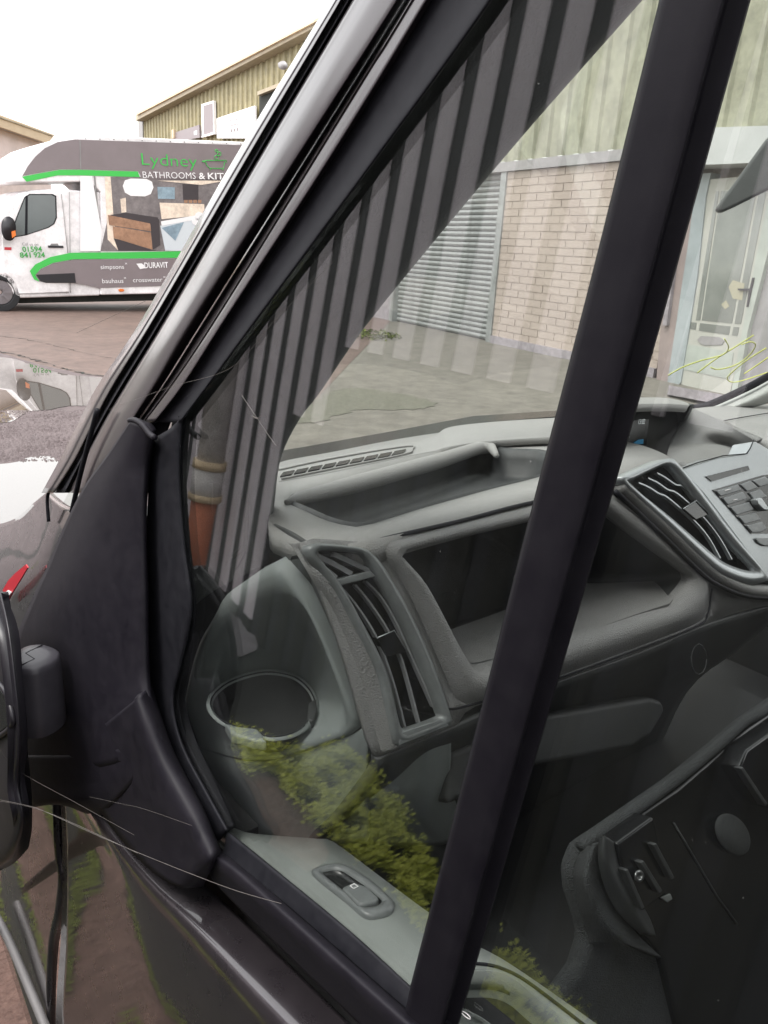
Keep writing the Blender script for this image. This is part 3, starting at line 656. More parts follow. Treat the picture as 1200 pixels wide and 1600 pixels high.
# ground strips between van and shed
def strip(name, x0, x1, m, z, kind='structure', y0=-1.5, y1=7):
    n = 40; lft = [V((x0 + random.uniform(-.02, .02), y0 + (y1 - y0) * i / n, z)) for i in range(n + 1)]
    rgt = [V((x1 + random.uniform(-.02, .02), y0 + (y1 - y0) * i / n, z)) for i in range(n + 1)]
    vs = lft + rgt; fs = [(i, i + 1, n + 2 + i, n + 1 + i) for i in range(n)]
    return tag(mesh(name, vs, fs, m, fix=False), kind=kind)
strip('dark_path', -1.75, -0.10, 'matt_dark', 0.006)  # plain dark strip on the ground
strip('leaf_litter_path', -0.10, 0.9, 'litter', 0.007)
strip('dark_path', 0.03, 0.10, 'matt_dark', 0.012)
br = wob([(-0.62, 2.25), (-0.52, 1.9), (-0.56, 1.6), (-0.72, 1.5), (-0.86, 1.7), (-0.86, 2.0), (-0.78, 2.2)], 40, 0.02)
for p in br: p.z = 0.011
tag(mesh('leaf_litter_path', br, [tuple(range(len(br)))], 'litter'), kind='structure')
sb_ = wob([(-1.5, 4.4), (-1.05, 4.3), (-1.1, 3.0), (-1.4, 3.0)], 30, 0.02)
for p in sb_: p.z = 0.016
tag(mesh('pavement', sb_, [tuple(range(len(sb_)))], 'kerb_stone'), kind='structure')
def moss_strip(name, fn, n, label):
    vs, fs = [], []
    for _ in range(n):
        p = fn(); s_ = random.uniform(0.003, 0.007); k = len(vs); a = random.random() * 6.28
        for j in range(3): vs.append(p + V((math.cos(a + j * 2.1) * s_, math.sin(a + j * 2.1) * s_, random.uniform(0, s_ * 0.9))))
        fs.append((k, k + 1, k + 2))
    return tag(mesh(name, vs, fs, 'moss', fix=False), label, 'moss', kind='stuff')
moss_strip('moss', lambda: V((random.gauss(-0.10, 0.007), random.uniform(0, 5), 0.014)), 5500, 'moss line along the brown path edge beside the van')
moss_strip('moss', lambda: V((random.choice((random.gauss(0.11, 0.006), random.gauss(0.02, 0.006))), random.uniform(0, 5), 0.014)), 5000, 'moss lines either side of the dark rut under the van edge')

# mossy weeds that mirror low in the glass
MP = [(-0.81, 2.24), (-0.9, 2.18), (-0.92, 2.04), (-1.18, 1.95), (-1.15, 1.66), (-0.99, 1.26), (-0.95, 0.7), (-0.74, 0.7), (-0.86, 1.28), (-0.85, 1.49), (-0.83, 1.67), (-0.84, 1.91), (-0.74, 2.07)]
def inside(x, y):
    c = False
    for (x0, y0), (x1, y1) in zip(MP, MP[1:] + MP[:1]):
        if (y0 > y) != (y1 > y) and x < (x1 - x0) * (y - y0) / (y1 - y0) + x0: c = not c
    return c
def moss_patch():
    while True:
        x, y = random.uniform(-1.2, -0.7), random.uniform(0.65, 2.3)
        if inside(x + random.gauss(0, 0.015), y + random.gauss(0, 0.03)) and (math.sin(x * 31 + y * 9) * math.sin(y * 23 - x * 17) > -0.25): return V((x, y, 0.02))
vs, fs = [], []
for _ in range(24000):
    p = moss_patch(); p.z += random.random() * 0.05
    d = V((random.uniform(-1, 1), random.uniform(-1, 1), random.uniform(-0.2, 0.7))).normalized(); s_ = d.cross(V((random.random(), random.random(), 1.2))).normalized()
    L = random.uniform(0.008, 0.019); k = len(vs)
    vs += [p, p + d * L * 0.5 + s_ * L * 0.35, p + d * L, p + d * L * 0.5 - s_ * L * 0.35]; fs.append((k, k + 1, k + 2, k + 3))
tag(mesh('ground_cover', vs, fs, 'leaf', fix=False), 'small leaved green ground cover by the shed, mirrored low in the window', 'ground cover', kind='stuff')

# ================================================================ THE DARK VAN
van = tag(empty('panel_van', (1.1, 0.3, 0)), 'dark grey panel van in the foreground, its cab seen through the side window', 'van')
def row(vs_, lines):  # lines: list of (u, off)
    return [G(u, v, o) for (u, v, o) in lines]
# --- A pillar and door frame: polylines down the pillar, each on its own depth
ROWS = [-640, -160, 0, 250, 500, 600, 660, 720, 770]
def pillar(name, cols, m, nv=None, solid=0.0006, parent=van):
    rows = [[G(c[0][i], ROWS[i], c[1]) for c in cols] for i in range(len(cols[0][0]))]
    return grid(name, rows, m, parent, nu=32, nv=nv or len(cols) * 6, solid=solid)
L0 = [894, 612, 522, 372, 228, 163, 131, 101, 72]
L1 = [907, 623, 533, 385, 240, 178, 146, 116, 84]
L2 = [929, 643, 553, 405, 260, 200, 164, 133, 112]
L3 = [961, 673, 583, 430, 280, 222, 184, 152, 130]
L3b = [998, 712, 618, 458, 298, 240, 203, 172, 150]
L4 = [1018, 737, 645, 492, 337, 270, 225, 200, 190]
L5 = [1041, 757, 665, 512, 350, 286, 240, 222, 215]
L6 = [1155, 862, 770, 588, 402, 328, 283, 279, 279]
def mid(a, b, f): return [x + (y - x) * f for x, y in zip(a, b)]
pillar('a_pillar', [(mid(L0, L1, -0.6), 0.030), (L0, 0.0125), (mid(L0, L1, 0.5), 0.0108), (L1, 0.0100), (mid(L1, L2, 0.12), 0.016)], 'paint_soft')
pillar('windscreen_seal', [(mid(L1, L2, 0.05), 0.020), (mid(L1, L2, 0.3), 0.016), (mid(L1, L2, 0.5), 0.0125), (mid(L1, L2, 0.62), 0.0115), (mid(L1, L2, 0.75), 0.016), (mid(L1, L2, 1.1), 0.020)], 'rubber')
pillar('pillar_panel', [(mid(L1, L2, 0.86), 0.016), (L2, 0.0085), (mid(L2, L3, 0.3), 0.0062), (mid(L2, L3, 0.65), 0.0038), (L3, 0.0022), (mid(L3, L3b, 0.5), 0.0016), (L3b, 0.0016), (mid(L3b, L4, 0.12), 0.0030), (mid(L3b, L4, 0.25), 0.008), (mid(L3b, L4, 0.5), 0.018)], 'paint_soft')
pillar('pillar_core', [(mid(L0, L1, 0.2), 0.040), (L2, 0.035), (L3b, 0.030), (L4, 0.028), (mid(L5, L6, 0.6), 0.026)], 'rubber')
door_frame_cols = [(mid(L3b, L4, 0.4), 0.022), (mid(L3b, L4, 0.75), 0.012), (mid(L3b, L4, 0.95), 0.0005), (L4, 0.0), (mid(L4, L5, 0.5), -0.0006), (L5, -0.0008), (mid(L5, L6, 0.04), 0.001), (mid(L5, L6, 0.10), 0.005), (mid(L5, L6, 0.6), 0.005), (mid(L5, L6, 0.92), 0.002), (L6, 0.005)]

# --- passenger door: skin below the window
def Gs(pts, off): return [G(u, v, off) for u, v in pts]
shut = [(88, 1180), (90, 1255), (93, 1340), (100, 1385), (96, 1430), (87, 1475), (83, 1540), (82, 1600), (82, 1660)]
sh_top = Gs([(150, 1200), (190, 1260), (250, 1330), (330, 1392), (450, 1505), (560, 1612), (640, 1690)], 0.010)
sh_mid = Gs([(130, 1215), (170, 1280), (235, 1360), (300, 1424), (410, 1540), (490, 1625), (570, 1710)], -0.022)
sh_low = Gs([(122, 1225), (160, 1295), (222, 1380), (280, 1446), (380, 1565), (450, 1650), (530, 1740)], -0.033)
def below(pts, dz, off):
    return [p + V((0, 0, -dz)) + GN * off for p in pts]
rows = [sh_top, sh_mid, sh_low, below(sh_low, 0.05, 0.004), below(sh_low, 0.15, 0.006), below(sh_low, 0.3, 0.004), below(sh_low, 0.5, -0.006), below(sh_low, 0.75, -0.03)]
_sl = [G(u + 5, v, -0.021) for u, v in shut]
def on_shut(p):
    for a, b in zip(_sl, _sl[1:]):
        if (a.z - p.z) * (b.z - p.z) <= 0: return a.lerp(b, (a.z - p.z) / (a.z - b.z + 1e-9))
    return V((_sl[-1].x, _sl[-1].y, p.z)) if p.z < _sl[-1].z else _sl[0].copy()
for k_ in range(3, len(rows)):
    e_ = on_shut(rows[k_][0]); rows[k_][0] = e_; rows[k_][1] = e_.lerp(rows[k_][2], 0.5)
rows = [r + [r[-1] + V((0, -0.08, 0.003)), r[-1] + V((0, -0.35, 0.01)), r[-1] + V((0, -0.9, 0.02))] for r in rows]
door = grid('passenger_door', rows, 'paint', van, nu=40, nv=36, solid=0.01)
pillar('window_frame', [(c_[:7], o_) for c_, o_ in door_frame_cols[:8]], 'paint_soft', parent=door)
pillar('window_seal', [(c_[:7], o_) for c_, o_ in [(mid(L5, L6, 0.03), 0.004), (mid(L5, L6, 0.10), 0.0045), (mid(L5, L6, 0.35), 0.005), (mid(L5, L6, 0.6), 0.0045), (mid(L5, L6, 0.92), 0.002), (L6, 0.005)]], 'rubber', parent=door)
# wing ahead of the door, across the shut line
def wing_pt(u, v, off): return G(u, v, off)
front = Gs([(86, 1205), (88, 1255), (91, 1340), (97, 1385), (92, 1435), (82, 1480), (78, 1540), (77, 1600), (77, 1700)], -0.022)
wr_ = [[p + V((0, 0.005, 0)) for p in front], [p + V((0.004, 0.12, 0.0)) for p in front], [p + V((0.012, 0.3, 0.0)) for p in front], [p + V((0.03, 0.6, 0.0)) for p in front]]
grid('wing', wr_, 'paint', van, nu=16, nv=26, solid=0.01)
tube('shut_line', [G(u, v, -0.013) for u, v in shut], 0.0045, 'rubber', van, smoothn=40)
# bonnet corner and scuttle falling away to the left
bn = [[G(72, 770, 0.06), G(100, 790, 0.04), G(140, 800, 0.03)],
      [G(50, 788, 0.08), G(75, 850, 0.03), G(110, 900, 0.02)],
      [G(20, 812, 0.10), G(40, 900, 0.03), G(70, 980, 0.015)],
      [G(-30, 826, 0.13), G(-10, 930, 0.03), G(20, 1060, 0.01)],
      [G(-120, 850, 0.2), G(-100, 980, 0.04), G(-60, 1150, 0.01)]]
grid('bonnet_corner', bn, 'paint', van, nu=24, nv=16, solid=0.01)
# flat red and white patch low on the wing corner
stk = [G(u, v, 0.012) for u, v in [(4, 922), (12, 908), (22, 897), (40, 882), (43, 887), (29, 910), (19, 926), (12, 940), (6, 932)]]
st = plate('wing_patch', stk, -GN * 0.002, 'plain_red', van)
plate('patch_mark', [G(u, v, 0.010) for u, v in [(4, 930), (12, 922), (18, 925), (12, 933), (7, 936)]], -GN * 0.001, 'lettering_white', st)
tube('scuttle_gap', [G(u, v, -0.002) for u, v in [(152, 640), (139, 690), (127, 735), (120, 765), (112, 800)]], 0.003, 'rubber', van, smoothn=20)
tube('scuttle_gap', [G(u, v, 0.03) for u, v in [(79, 758), (74, 780), (76, 815)]], 0.0025, 'rubber', van, smoothn=12)

# --- black sail panel that carries the mirror, and its tail along the sill
sail = [[(205, 655, -.016), (222, 663, -.014), (240, 684, -.006), (240, 690, .006)],
        [(168, 710, -.018), (195, 716, -.018), (228, 722, -.008), (236, 726, .008)],
        [(130, 762, -.020), (165, 774, -.024), (222, 782, -.012), (230, 788, .008)],
        [(98, 826, -.022), (140, 842, -.030), (220, 850, -.014), (229, 854, .008)],
        [(74, 884, -.024), (120, 905, -.036), (220, 920, -.016), (230, 924, .008)],
        [(48, 940, -.026), (105, 972, -.040), (219, 990, -.018), (230, 994, .008)],
        [(24, 1005, -.030), (95, 1045, -.042), (220, 1060, -.020), (232, 1062, .008)],
        [(15, 1110, -.034), (110, 1130, -.042), (230, 1110, -.022), (238, 1106, .008)],
        [(20, 1200, -.036), (150, 1200, -.040), (248, 1160, -.024), (252, 1152, .008)]]
sp_ = grid('mirror_sail', [[G(u, v, o) for u, v, o in r] for r in sail], 'trim_black', door, nu=40, nv=18, solid=0.01)
skirt = [[(15, 1180, -.036), (110, 1180, -.041), (190, 1170, -.036), (215, 1165, -.033)],
         [(30, 1225, -.036), (110, 1222, -.041), (160, 1220, -.040), (215, 1210, -.034)],
         [(48, 1256, -.034), (90, 1254, -.040), (118, 1256, -.042), (170, 1262, -.036)],
         [(50, 1262, -.020), (90, 1257, -.022), (125, 1268, -.022), (150, 1285, -.022)]]
grid('sail_skirt', [[G(u, v, o) for u, v, o in r] for r in skirt], 'trim_black', door, nu=16, nv=14, solid=0.006)
tail = [[(128, 1160, -.036), (190, 1110, -.036), (215, 1090, -.032), (232, 1075, -.012), (238, 1072, .006)],
        [(136, 1222, -.036), (205, 1150, -.036), (230, 1128, -.030), (248, 1118, -.012), (252, 1116, .006)],
        [(156, 1266, -.036), (222, 1205, -.034), (248, 1180, -.028), (266, 1170, -.012), (270, 1168, .006)],
        [(184, 1306, -.036), (245, 1255, -.032), (270, 1230, -.026), (290, 1220, -.012), (294, 1217, .006)],
        [(216, 1342, -.036), (265, 1300, -.030), (292, 1274, -.026), (314, 1264, -.012), (318, 1262, .006)],
        [(248, 1370, -.034), (288, 1334, -.028), (312, 1312, -.024), (330, 1302, -.012), (334, 1300, .006)],
        [(286, 1388, -.028), (312, 1358, -.026), (328, 1342, -.024), (340, 1330, -.014), (346, 1328, .006)],
        [(318, 1386, -.006), (324, 1370, -.016), (332, 1356, -.016), (341, 1342, -.010), (348, 1336, .006)]]
grid('sail_tail', [[G(u, v, o) for u, v, o in r] for r in tail], 'trim_black', door, nu=40, nv=20, solid=0.01)
# raised lip at the top of the sail
tube('sail_lip', [G(u, v, -0.014) for u, v in [(203, 657), (212, 657), (224, 665), (234, 678), (242, 684)]], 0.003, 'trim_black', door, smoothn=20)
# mirror knuckle, arm and head edge
def disc_pts(c, rx, ry, n, ang=0): return [(c[0] + rx * math.cos(t) * math.cos(ang) - ry * math.sin(t) * math.sin(ang), c[1] + rx * math.cos(t) * math.sin(ang) + ry * math.sin(t) * math.cos(ang)) for t in [2 * math.pi * i / n for i in range(n)]]
k_top = [(20, 1042), (22, 1020), (40, 1008), (66, 1005), (88, 1012), (94, 1022), (80, 1036), (50, 1047)]
kzz = G(57, 1026, -0.075).z
kl = [onz(u, v, kzz) for u, v in k_top]
kn = loft('mirror_knuckle', [shr(even(kl, 40), f_, dz_) for f_, dz_ in ((0.5, 0.0012), (0.88, 0.0), (0.97, -0.002), (1.0, -0.008), (1.02, -0.06), (1.03, -0.085), (1.0, -0.087))], 'mirror_plastic', door, rs=False, capstart=True)
kn.data.set_sharp_from_angle(angle=rad(50))
tube('knuckle_seam', [onz(u, v, kzz + 0.0008) for u, v in [(66, 1008), (40, 1021), (54, 1030), (32, 1040)]], 0.0008, 'rubber', kn, n=6)
# collar moulding over the knuckle
mh = grid('mirror_head', [[G(-60, 930, -0.10), G(-6, 925, -0.11), G(4, 930, -0.10), G(8, 940, -0.08)],
                     [G(-60, 1000, -0.10), G(4, 985, -0.115), G(16, 985, -0.105), G(22, 990, -0.08)],
                     [G(-60, 1080, -0.10), G(12, 1060, -0.118), G(26, 1060, -0.105), G(33, 1062, -0.08)],
                     [G(-60, 1150, -0.10), G(18, 1130, -0.118), G(32, 1132, -0.105), G(40, 1134, -0.08)],
                     [G(-60, 1200, -0.10), G(16, 1180, -0.118), G(34, 1190, -0.105), G(46, 1200, -0.08)],
                     [G(-60, 1240, -0.10), G(10, 1220, -0.118), G(36, 1235, -0.105), G(50, 1250, -0.08)],
                     [G(-60, 1330, -0.10), G(20, 1290, -0.115), G(42, 1290, -0.100), G(50, 1292, -0.08)],
                     [G(-60, 1395, -0.10), G(0, 1352, -0.105), G(30, 1335, -0.095), G(46, 1318, -0.08)],
                     [G(-60, 1430, -0.06), G(-20, 1375, -0.07), G(20, 1350, -0.07), G(44, 1326, -0.07)]], 'satin_black', door, nu=40, nv=16, solid=0.012)
mp_ = plate('mirror_glass', [G(u, v, -0.1175) for u, v in [(-60, 1070), (-2, 1072), (8, 1085), (17, 1120), (14, 1134), (-6, 1150), (-60, 1175)]], -GN * -0.002, 'gloss_dark', mh)
tube('mirror_rim', [G(u, v, -0.12) for u, v in [(-60, 1178), (-6, 1153), (16, 1137), (20, 1120), (10, 1084), (-2, 1068)]], 0.003, 'satin_black', mh, smoothn=24)
tube('arch_edge', [G(u, v, -0.03) for u, v in [(-10, 1425), (14, 1470), (44, 1540), (72, 1608), (90, 1660)]], 0.007, 'grey_steel', van, smoothn=20)

# --- run channel, belt moulding, seals
chan = [[(240, 684, .004), (262, 672, .000), (284, 652, .004), (285, 650, .016)], [(232, 760, .006), (256, 755, .002), (279, 745, .004), (281, 745, .016)],
        [(229, 860, .006), (256, 858, .002), (286, 850, .004), (288, 850, .016)], [(229, 960, .006), (258, 960, .002), (297, 950, .004), (299, 950, .016)],
        [(232, 1050, .006), (256, 1045, .004), (282, 1035, .005), (284, 1035, .016)], [(238, 1100, .006), (254, 1098, .004), (270, 1095, .005), (272, 1095, .016)],
        [(258, 1170, .006), (272, 1166, .004), (284, 1162, .005), (286, 1162, .016)], [(290, 1245, .006), (308, 1240, .004), (322, 1236, .005), (324, 1236, .016)],
        [(338, 1316, .006), (346, 1306, .004), (354, 1294, .005), (356, 1292, .016)]]
grid('run_channel', [[G(u, v, o) for u, v, o in r] for r in chan], 'rubber', door, nu=44, nv=14, solid=0.004)
grid('gap_filler', [[G(u, v, o) for u, v, o in r] for r in [[(262, 672, .008), (290, 652, .020)], [(256, 755, .008), (284, 745, .020)], [(256, 858, .008), (291, 850, .020)], [(258, 960, .008), (304, 952, .022)], [(256, 1045, .008), (296, 1038, .024)], [(254, 1098, .008), (288, 1094, .024)], [(272, 1166, .008), (306, 1158, .022)], [(308, 1240, .008), (338, 1228, .020)], [(346, 1306, .008), (366, 1290, .018)]]], 'rubber', door, nu=40, solid=0.003)  # black filler added to darken the sunlit gap behind the channel
belt = [[(326, 1352, -.002), (328, 1346, -.014), (334, 1342, -.016), (341, 1338, -.012), (346, 1332, .002)],
        [(330, 1372, -.002), (338, 1360, -.014), (350, 1356, -.016), (364, 1352, -.012), (370, 1348, .002)],
        [(372, 1418, -.002), (392, 1410, -.014), (408, 1406, -.016), (424, 1404, -.012), (432, 1400, .002)],
        [(450, 1494, -.002), (478, 1488, -.014), (494, 1484, -.016), (512, 1482, -.012), (522, 1478, .002)],
        [(550, 1590, -.002), (585, 1586, -.014), (604, 1582, -.016), (622, 1580, -.012), (634, 1576, .002)],
        [(650, 1690, -.002), (690, 1686, -.014), (712, 1682, -.016), (735, 1680, -.012), (750, 1676, .002)]]
grid('belt_moulding', [[G(u, v, o) for u, v, o in r] for r in belt] + [[G(u, v, o) + V((0, -d_, 0.07 * d_)) for u, v, o in belt[-1]] for d_ in (0.12, 0.25, 0.9)], 'trim_black', door, nu=24, nv=20, solid=0.006)
grid('belt_seal', [[G(u, v, o) for u, v, o in r] for r in [[(346, 1333, .001), (350, 1326, .003), (354, 1300, .007)], [(432, 1401, .001), (440, 1394, .003), (448, 1376, .007)], [(522, 1479, .001), (532, 1470, .003), (545, 1456, .007)], [(634, 1577, .001), (644, 1568, .003), (656, 1556, .007)], [(750, 1677, .001), (760, 1668, .003), (772, 1656, .007)]]], 'rubber', door, nu=20, nv=8, solid=0.003)
# dividing bar
BARL = [(-640, 1198, 1366), (-80, 1052, 1192), (0, 1030, 1168), (400, 932, 1058), (800, 829, 945), (1200, 728, 829), (1600, 626, 714), (1700, 601, 684)]
bar = [[(a + (b - a) * f, v, o) for f, o in ((0, .010), (0.03, -.002), (0.06, -.005), (0.10, -.0055), (0.5, -.0055), (0.70, -.0052), (0.735, -.004), (0.76, .004), (0.80, .007), (1.0, .008))] for v, a, b in BARL]
grid('window_bar', [[G(u, v, o) for u, v, o in r] for r in bar], 'bar_black', door, nu=30, solid=0.003)
plate('quarter_glass', [G(u, v, 0.008) for u, v in [(1205, -640), (1150, -640), (866, -160), (770, 0), (590, 248), (402, 500), (328, 600), (268, 660), (250, 760), (262, 950), (248, 1095), (264, 1170), (302, 1246), (336, 1316), (640, 1600), (606, 1680), (640, 1690), (843, 800)]], -GN * 0.004, 'side_glass', door)
plate('door_glass', [G(u, v, 0.012) for u, v in [(1300, -640), (2300, -640), (3400, 2300), (1300, 2300), (680, 1700), (935, 800)]], -GN * 0.004, 'side_glass', door)
# etched mark on the door glass corner
tube('glass_mark', [G(728 + 7 * math.cos(a * .5236) + 3 * math.sin(a * .5236), 1586 + 5 * math.sin(a * .5236) + 4 * math.cos(a * .5236), 0.0105) for a in range(13)], 0.0003, 'lettering_white', door, n=5)

# --- interior A pillar trim
ti = [[(1190, -640, .03), (1235, -640, .05), (1440, -640, .10), (1465, -640, .13)], [(900, -120, .03), (940, -120, .05), (1090, -120, .10), (1105, -120, .13)], [(735, 0, .03), (800, 0, .05), (985, 0, .10), (1000, 0, .13)], [(560, 250, .03), (640, 250, .05), (770, 250, .10), (783, 250, .13)],
      [(385, 500, .03), (450, 500, .05), (566, 500, .10), (577, 500, .13)], [(305, 600, .03), (360, 600, .05), (488, 610, .10), (498, 612, .13)], [(272, 650, .03), (330, 650, .05), (455, 655, .10), (464, 657, .13)],
      [(262, 720, .03), (315, 722, .05), (428, 716, .10), (436, 716, .13)], [(262, 800, .03), (318, 800, .05), (418, 790, .10), (427, 790, .13)], [(262, 900, .03), (320, 890, .05), (415, 850, .10), (424, 848, .13)], [(262, 980, .03), (322, 930, .05), (412, 885, .10), (422, 882, .13)]]
tr_ = grid('pillar_trim', [[G(u, v, o) for u, v, o in r] for r in ti], 'pillar_trim', van, nu=50, nv=20, solid=0.006)
# pillar grille slots
def Gp(u, v): return G(u, v, 0.052 + (u - 320) * 0.00045)
for a in ([(333, 760), (349, 762), (352, 868), (338, 880)], [(353, 762), (372, 764), (372, 852), (355, 866)]):
    plate('grille_slot', [Gp(u, v) for u, v in a], -GN * 0.004, 'gloss_dark', tr_)
tube('grille_rim', [Gp(u, v) for u, v in [(330, 755), (337, 884), (346, 884), (378, 858), (384, 840), (385, 760), (378, 735)]], 0.0025, 'pillar_trim', tr_, smoothn=40)
tube('trim_seam', [Gp(u, v) for u, v in [(320, 922), (360, 900), (372, 885), (385, 860)]], 0.001, 'rubber', tr_)

# --- windscreen
def wsrf(t, s):   # t up the pillar (0 base, 1 top), s across 0..1
    a, b = G(160, 690, 0.045), G(560, -60, 0.045)
    p = a.lerp(b, t); x = p.x + s * (2.0 - p.x); return V((x, p.y + 0.20 * math.sin(math.pi * s) + 0.02, p.z))
grid('windscreen', [[wsrf(t / 8 * 2.1 - 0.35, s / 16) for s in range(17)] for t in range(9)], 'windscreen_glass', van, nu=12, nv=32)
def on_ws(u, v):  # march the ray to the screen surface
    d = ray(u, v).normalized(); lo, hi = 0.4, 4.0
    a, b = G(160, 690, 0.045), G(560, -60, 0.045)
    def side(k):
        p = EYE + d * k; t = (p.z - a.z) / (b.z - a.z); q = a.lerp(b, t); s = (p.x - q.x) / (2.0 - q.x)
        return p.y - (q.y + 0.20 * math.sin(math.pi * min(max(s, 0), 1)) + 0.02)
    for _ in range(40):
        m_ = (lo + hi) / 2
        if side(m_) < 0: lo = m_
        else: hi = m_
    return EYE + d * (lo - 0.004)
for pts in (E4([(15, 1398), (100, 1350), (210, 1310), (340, 1275), (375, 1230), (350, 1180)]), E4([(190, 1382), (300, 1300), (420, 1225), (525, 1158)]),
            E4([(268, 1350), (320, 1362), (430, 1330), (510, 1265), (535, 1215), (505, 1198), (450, 1215)]),
            E4([(600, 1235), (480, 1310), (390, 1385), (368, 1420), (400, 1438), (470, 1425), (620, 1375)]), E4([(468, 1388), (540, 1340), (640, 1270)])):
    tube('pen_stroke', [on_ws(u, v) for u, v in pts], 0.0015, 'yellow_pen', van, n=6, smoothn=36)

# --- dash top with tray opening
def ring_sheet(name, outer, inners, m, parent, solid):
    bm = bmesh.new(); es = []
    for lp in [outer] + inners:
        vs_ = [bm.verts.new(p) for p in lp]; es += [bm.edges.new((vs_[i], vs_[(i + 1) % len(vs_)])) for i in range(len(vs_))]
    bmesh.ops.triangle_fill(bm, use_beauty=True, use_dissolve=False, edges=es)
    bmesh.ops.recalc_face_normals(bm, faces=bm.faces)
    f0 = next(iter(bm.faces))
    bm.normal_update()
    if f0.normal.dot(EYE - f0.calc_center_median()) < 0: bmesh.ops.reverse_faces(bm, faces=bm.faces)
    me = bpy.data.meshes.new(name); bm.to_mesh(me); bm.free()
    o = link(name, me, m, parent, True); s_ = o.modifiers.new('solid', 'SOLIDIFY'); s_.thickness = solid; s_.offset = -1
    return o
tray_rim = [(447, 783), (468, 772), (560, 748), (680, 716), (752, 692), (770, 693), (790, 702), (850, 705), (868, 716), (862, 738), (760, 766), (660, 794), (575, 820), (548, 822), (512, 814), (480, 800)]
top_out = [(420, 826), (424, 790), (428, 740), (438, 722), (520, 706), (600, 690), (673, 678), (760, 668), (870, 668), (930, 674), (968, 687), (1010, 698), (1046, 714), (1040, 722), (975, 748), (940, 765), (880, 772), (820, 787), (700, 815), (612, 838), (588, 846), (540, 851), (492, 847), (476, 850), (448, 841)]
tray_loop = even([T(u, v) for u, v in tray_rim], 72)
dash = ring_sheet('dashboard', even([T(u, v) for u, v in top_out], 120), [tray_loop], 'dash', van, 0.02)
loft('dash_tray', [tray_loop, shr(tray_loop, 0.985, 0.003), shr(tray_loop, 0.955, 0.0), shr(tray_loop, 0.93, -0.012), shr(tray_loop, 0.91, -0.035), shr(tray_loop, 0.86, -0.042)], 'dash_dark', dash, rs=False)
tl = tray_loop
tube('tray_lip', [T(u, v, 0.003) for u, v in [(447, 785), (470, 778), (560, 755), (680, 722), (748, 700), (768, 700), (776, 712)]], [0.003, 0.008, 0.011, 0.011, 0.010, 0.008, 0.004], 'dash', dash, n=14)
# front part up to the glass and centre hump
grid('dash_cowl', [[T(432, 730, .000), T(520, 712, 0), T(600, 696, 0), T(672, 684, 0), T(700, 668, .012), T(760, 660, .018), T(860, 653, .022), T(930, 650, .022)],
                   [T(434, 738, .002), T(520, 722, .002), T(600, 706, .002), T(672, 694, .002), T(702, 682, .016), T(762, 674, .022), T(860, 665, .026), T(930, 663, .026)],
                   [T(436, 752, .001), T(520, 737, .001), T(600, 720, .001), T(672, 706, .001), T(704, 698, .008), T(764, 690, .012), T(860, 684, .014), T(930, 684, .014)]], 'dash', dash, nu=14, nv=50, solid=0.01)
plate('cowl_gap', [T(u, v, -0.012) for u, v in [(425, 732), (680, 682), (760, 660), (900, 648), (890, 640), (740, 650), (600, 676), (430, 706)]], (0, 0, -0.02), 'gloss_dark', dash)
for i in range(9):
    f0_, f1_ = i / 9 + 0.008, (i + 1) / 9 - 0.012
    a0, a1 = V((438 + 196 * f0_, 741 - 37 * f0_, 0)), V((438 + 196 * f1_, 741 - 37 * f1_, 0)); h = 3.2
    plate('demist_slot', [T(a0.x + 3, a0.y - h, 0.0035), T(a1.x + 3, a1.y - h, 0.0035), T(a1.x - 2, a1.y + h, 0.0035), T(a0.x - 2, a0.y + h, 0.0035)], (0, 0, -0.003), 'gloss_dark', dash)
tube('demist_rim', [T(u, v, 0.003) for u, v in [(436, 734), (520, 716), (636, 697), (644, 702), (630, 710), (520, 732), (440, 748)]], 0.0015, 'dash', dash, n=6, smoothn=40)

# --- dash face with shelf opening
shelf_rim = [(592, 856), (600, 846), (620, 841), (720, 816), (820, 791), (900, 772), (945, 766), (962, 776), (1025, 824), (1105, 902), (1108, 920), (1104, 955), (1088, 974), (996, 1011), (852, 1064), (770, 1092), (728, 1100), (712, 1092), (700, 1066), (640, 930)]
face_out = [(470, 848), (500, 842), (590, 845), (700, 818), (820, 790), (940, 764), (975, 746), (1042, 712), (1064, 716), (1160, 836), (1230, 912), (1230, 940), (1150, 957), (1000, 1018), (850, 1072), (740, 1105), (705, 1140), (620, 1172), (585, 1178), (540, 1030), (500, 920)]
sl0 = even([F(u, v) for u, v in shelf_rim], 80)
vent_rim = [(481, 862), (484, 853), (500, 849), (560, 855), (578, 862), (600, 886), (640, 955), (676, 1035), (705, 1120), (703, 1132), (640, 1160), (622, 1164), (615, 1150), (592, 1052), (552, 970), (519, 911)]
def scl(pts, f):
    cx_ = sum(p[0] for p in pts) / len(pts); cy_ = sum(p[1] for p in pts) / len(pts); return [(cx_ + (x - cx_) * f, cy_ + (y - cy_) * f) for x, y in pts]
cv_o = [(972, 752), (978, 744), (1034, 719), (1046, 716), (1058, 722), (1100, 772), (1150, 838), (1196, 896), (1196, 908), (1170, 912), (1130, 898), (1100, 874), (1040, 816)]
face = ring_sheet('dash_face', even([F(u, v, -0.001) for u, v in face_out], 130), [sl0, even([F(u, v) for u, v in scl(vent_rim, 0.94)], 60), even([F(u, v) for u, v in scl(cv_o, 0.9)], 60)], 'dash_face', van, 0.006)
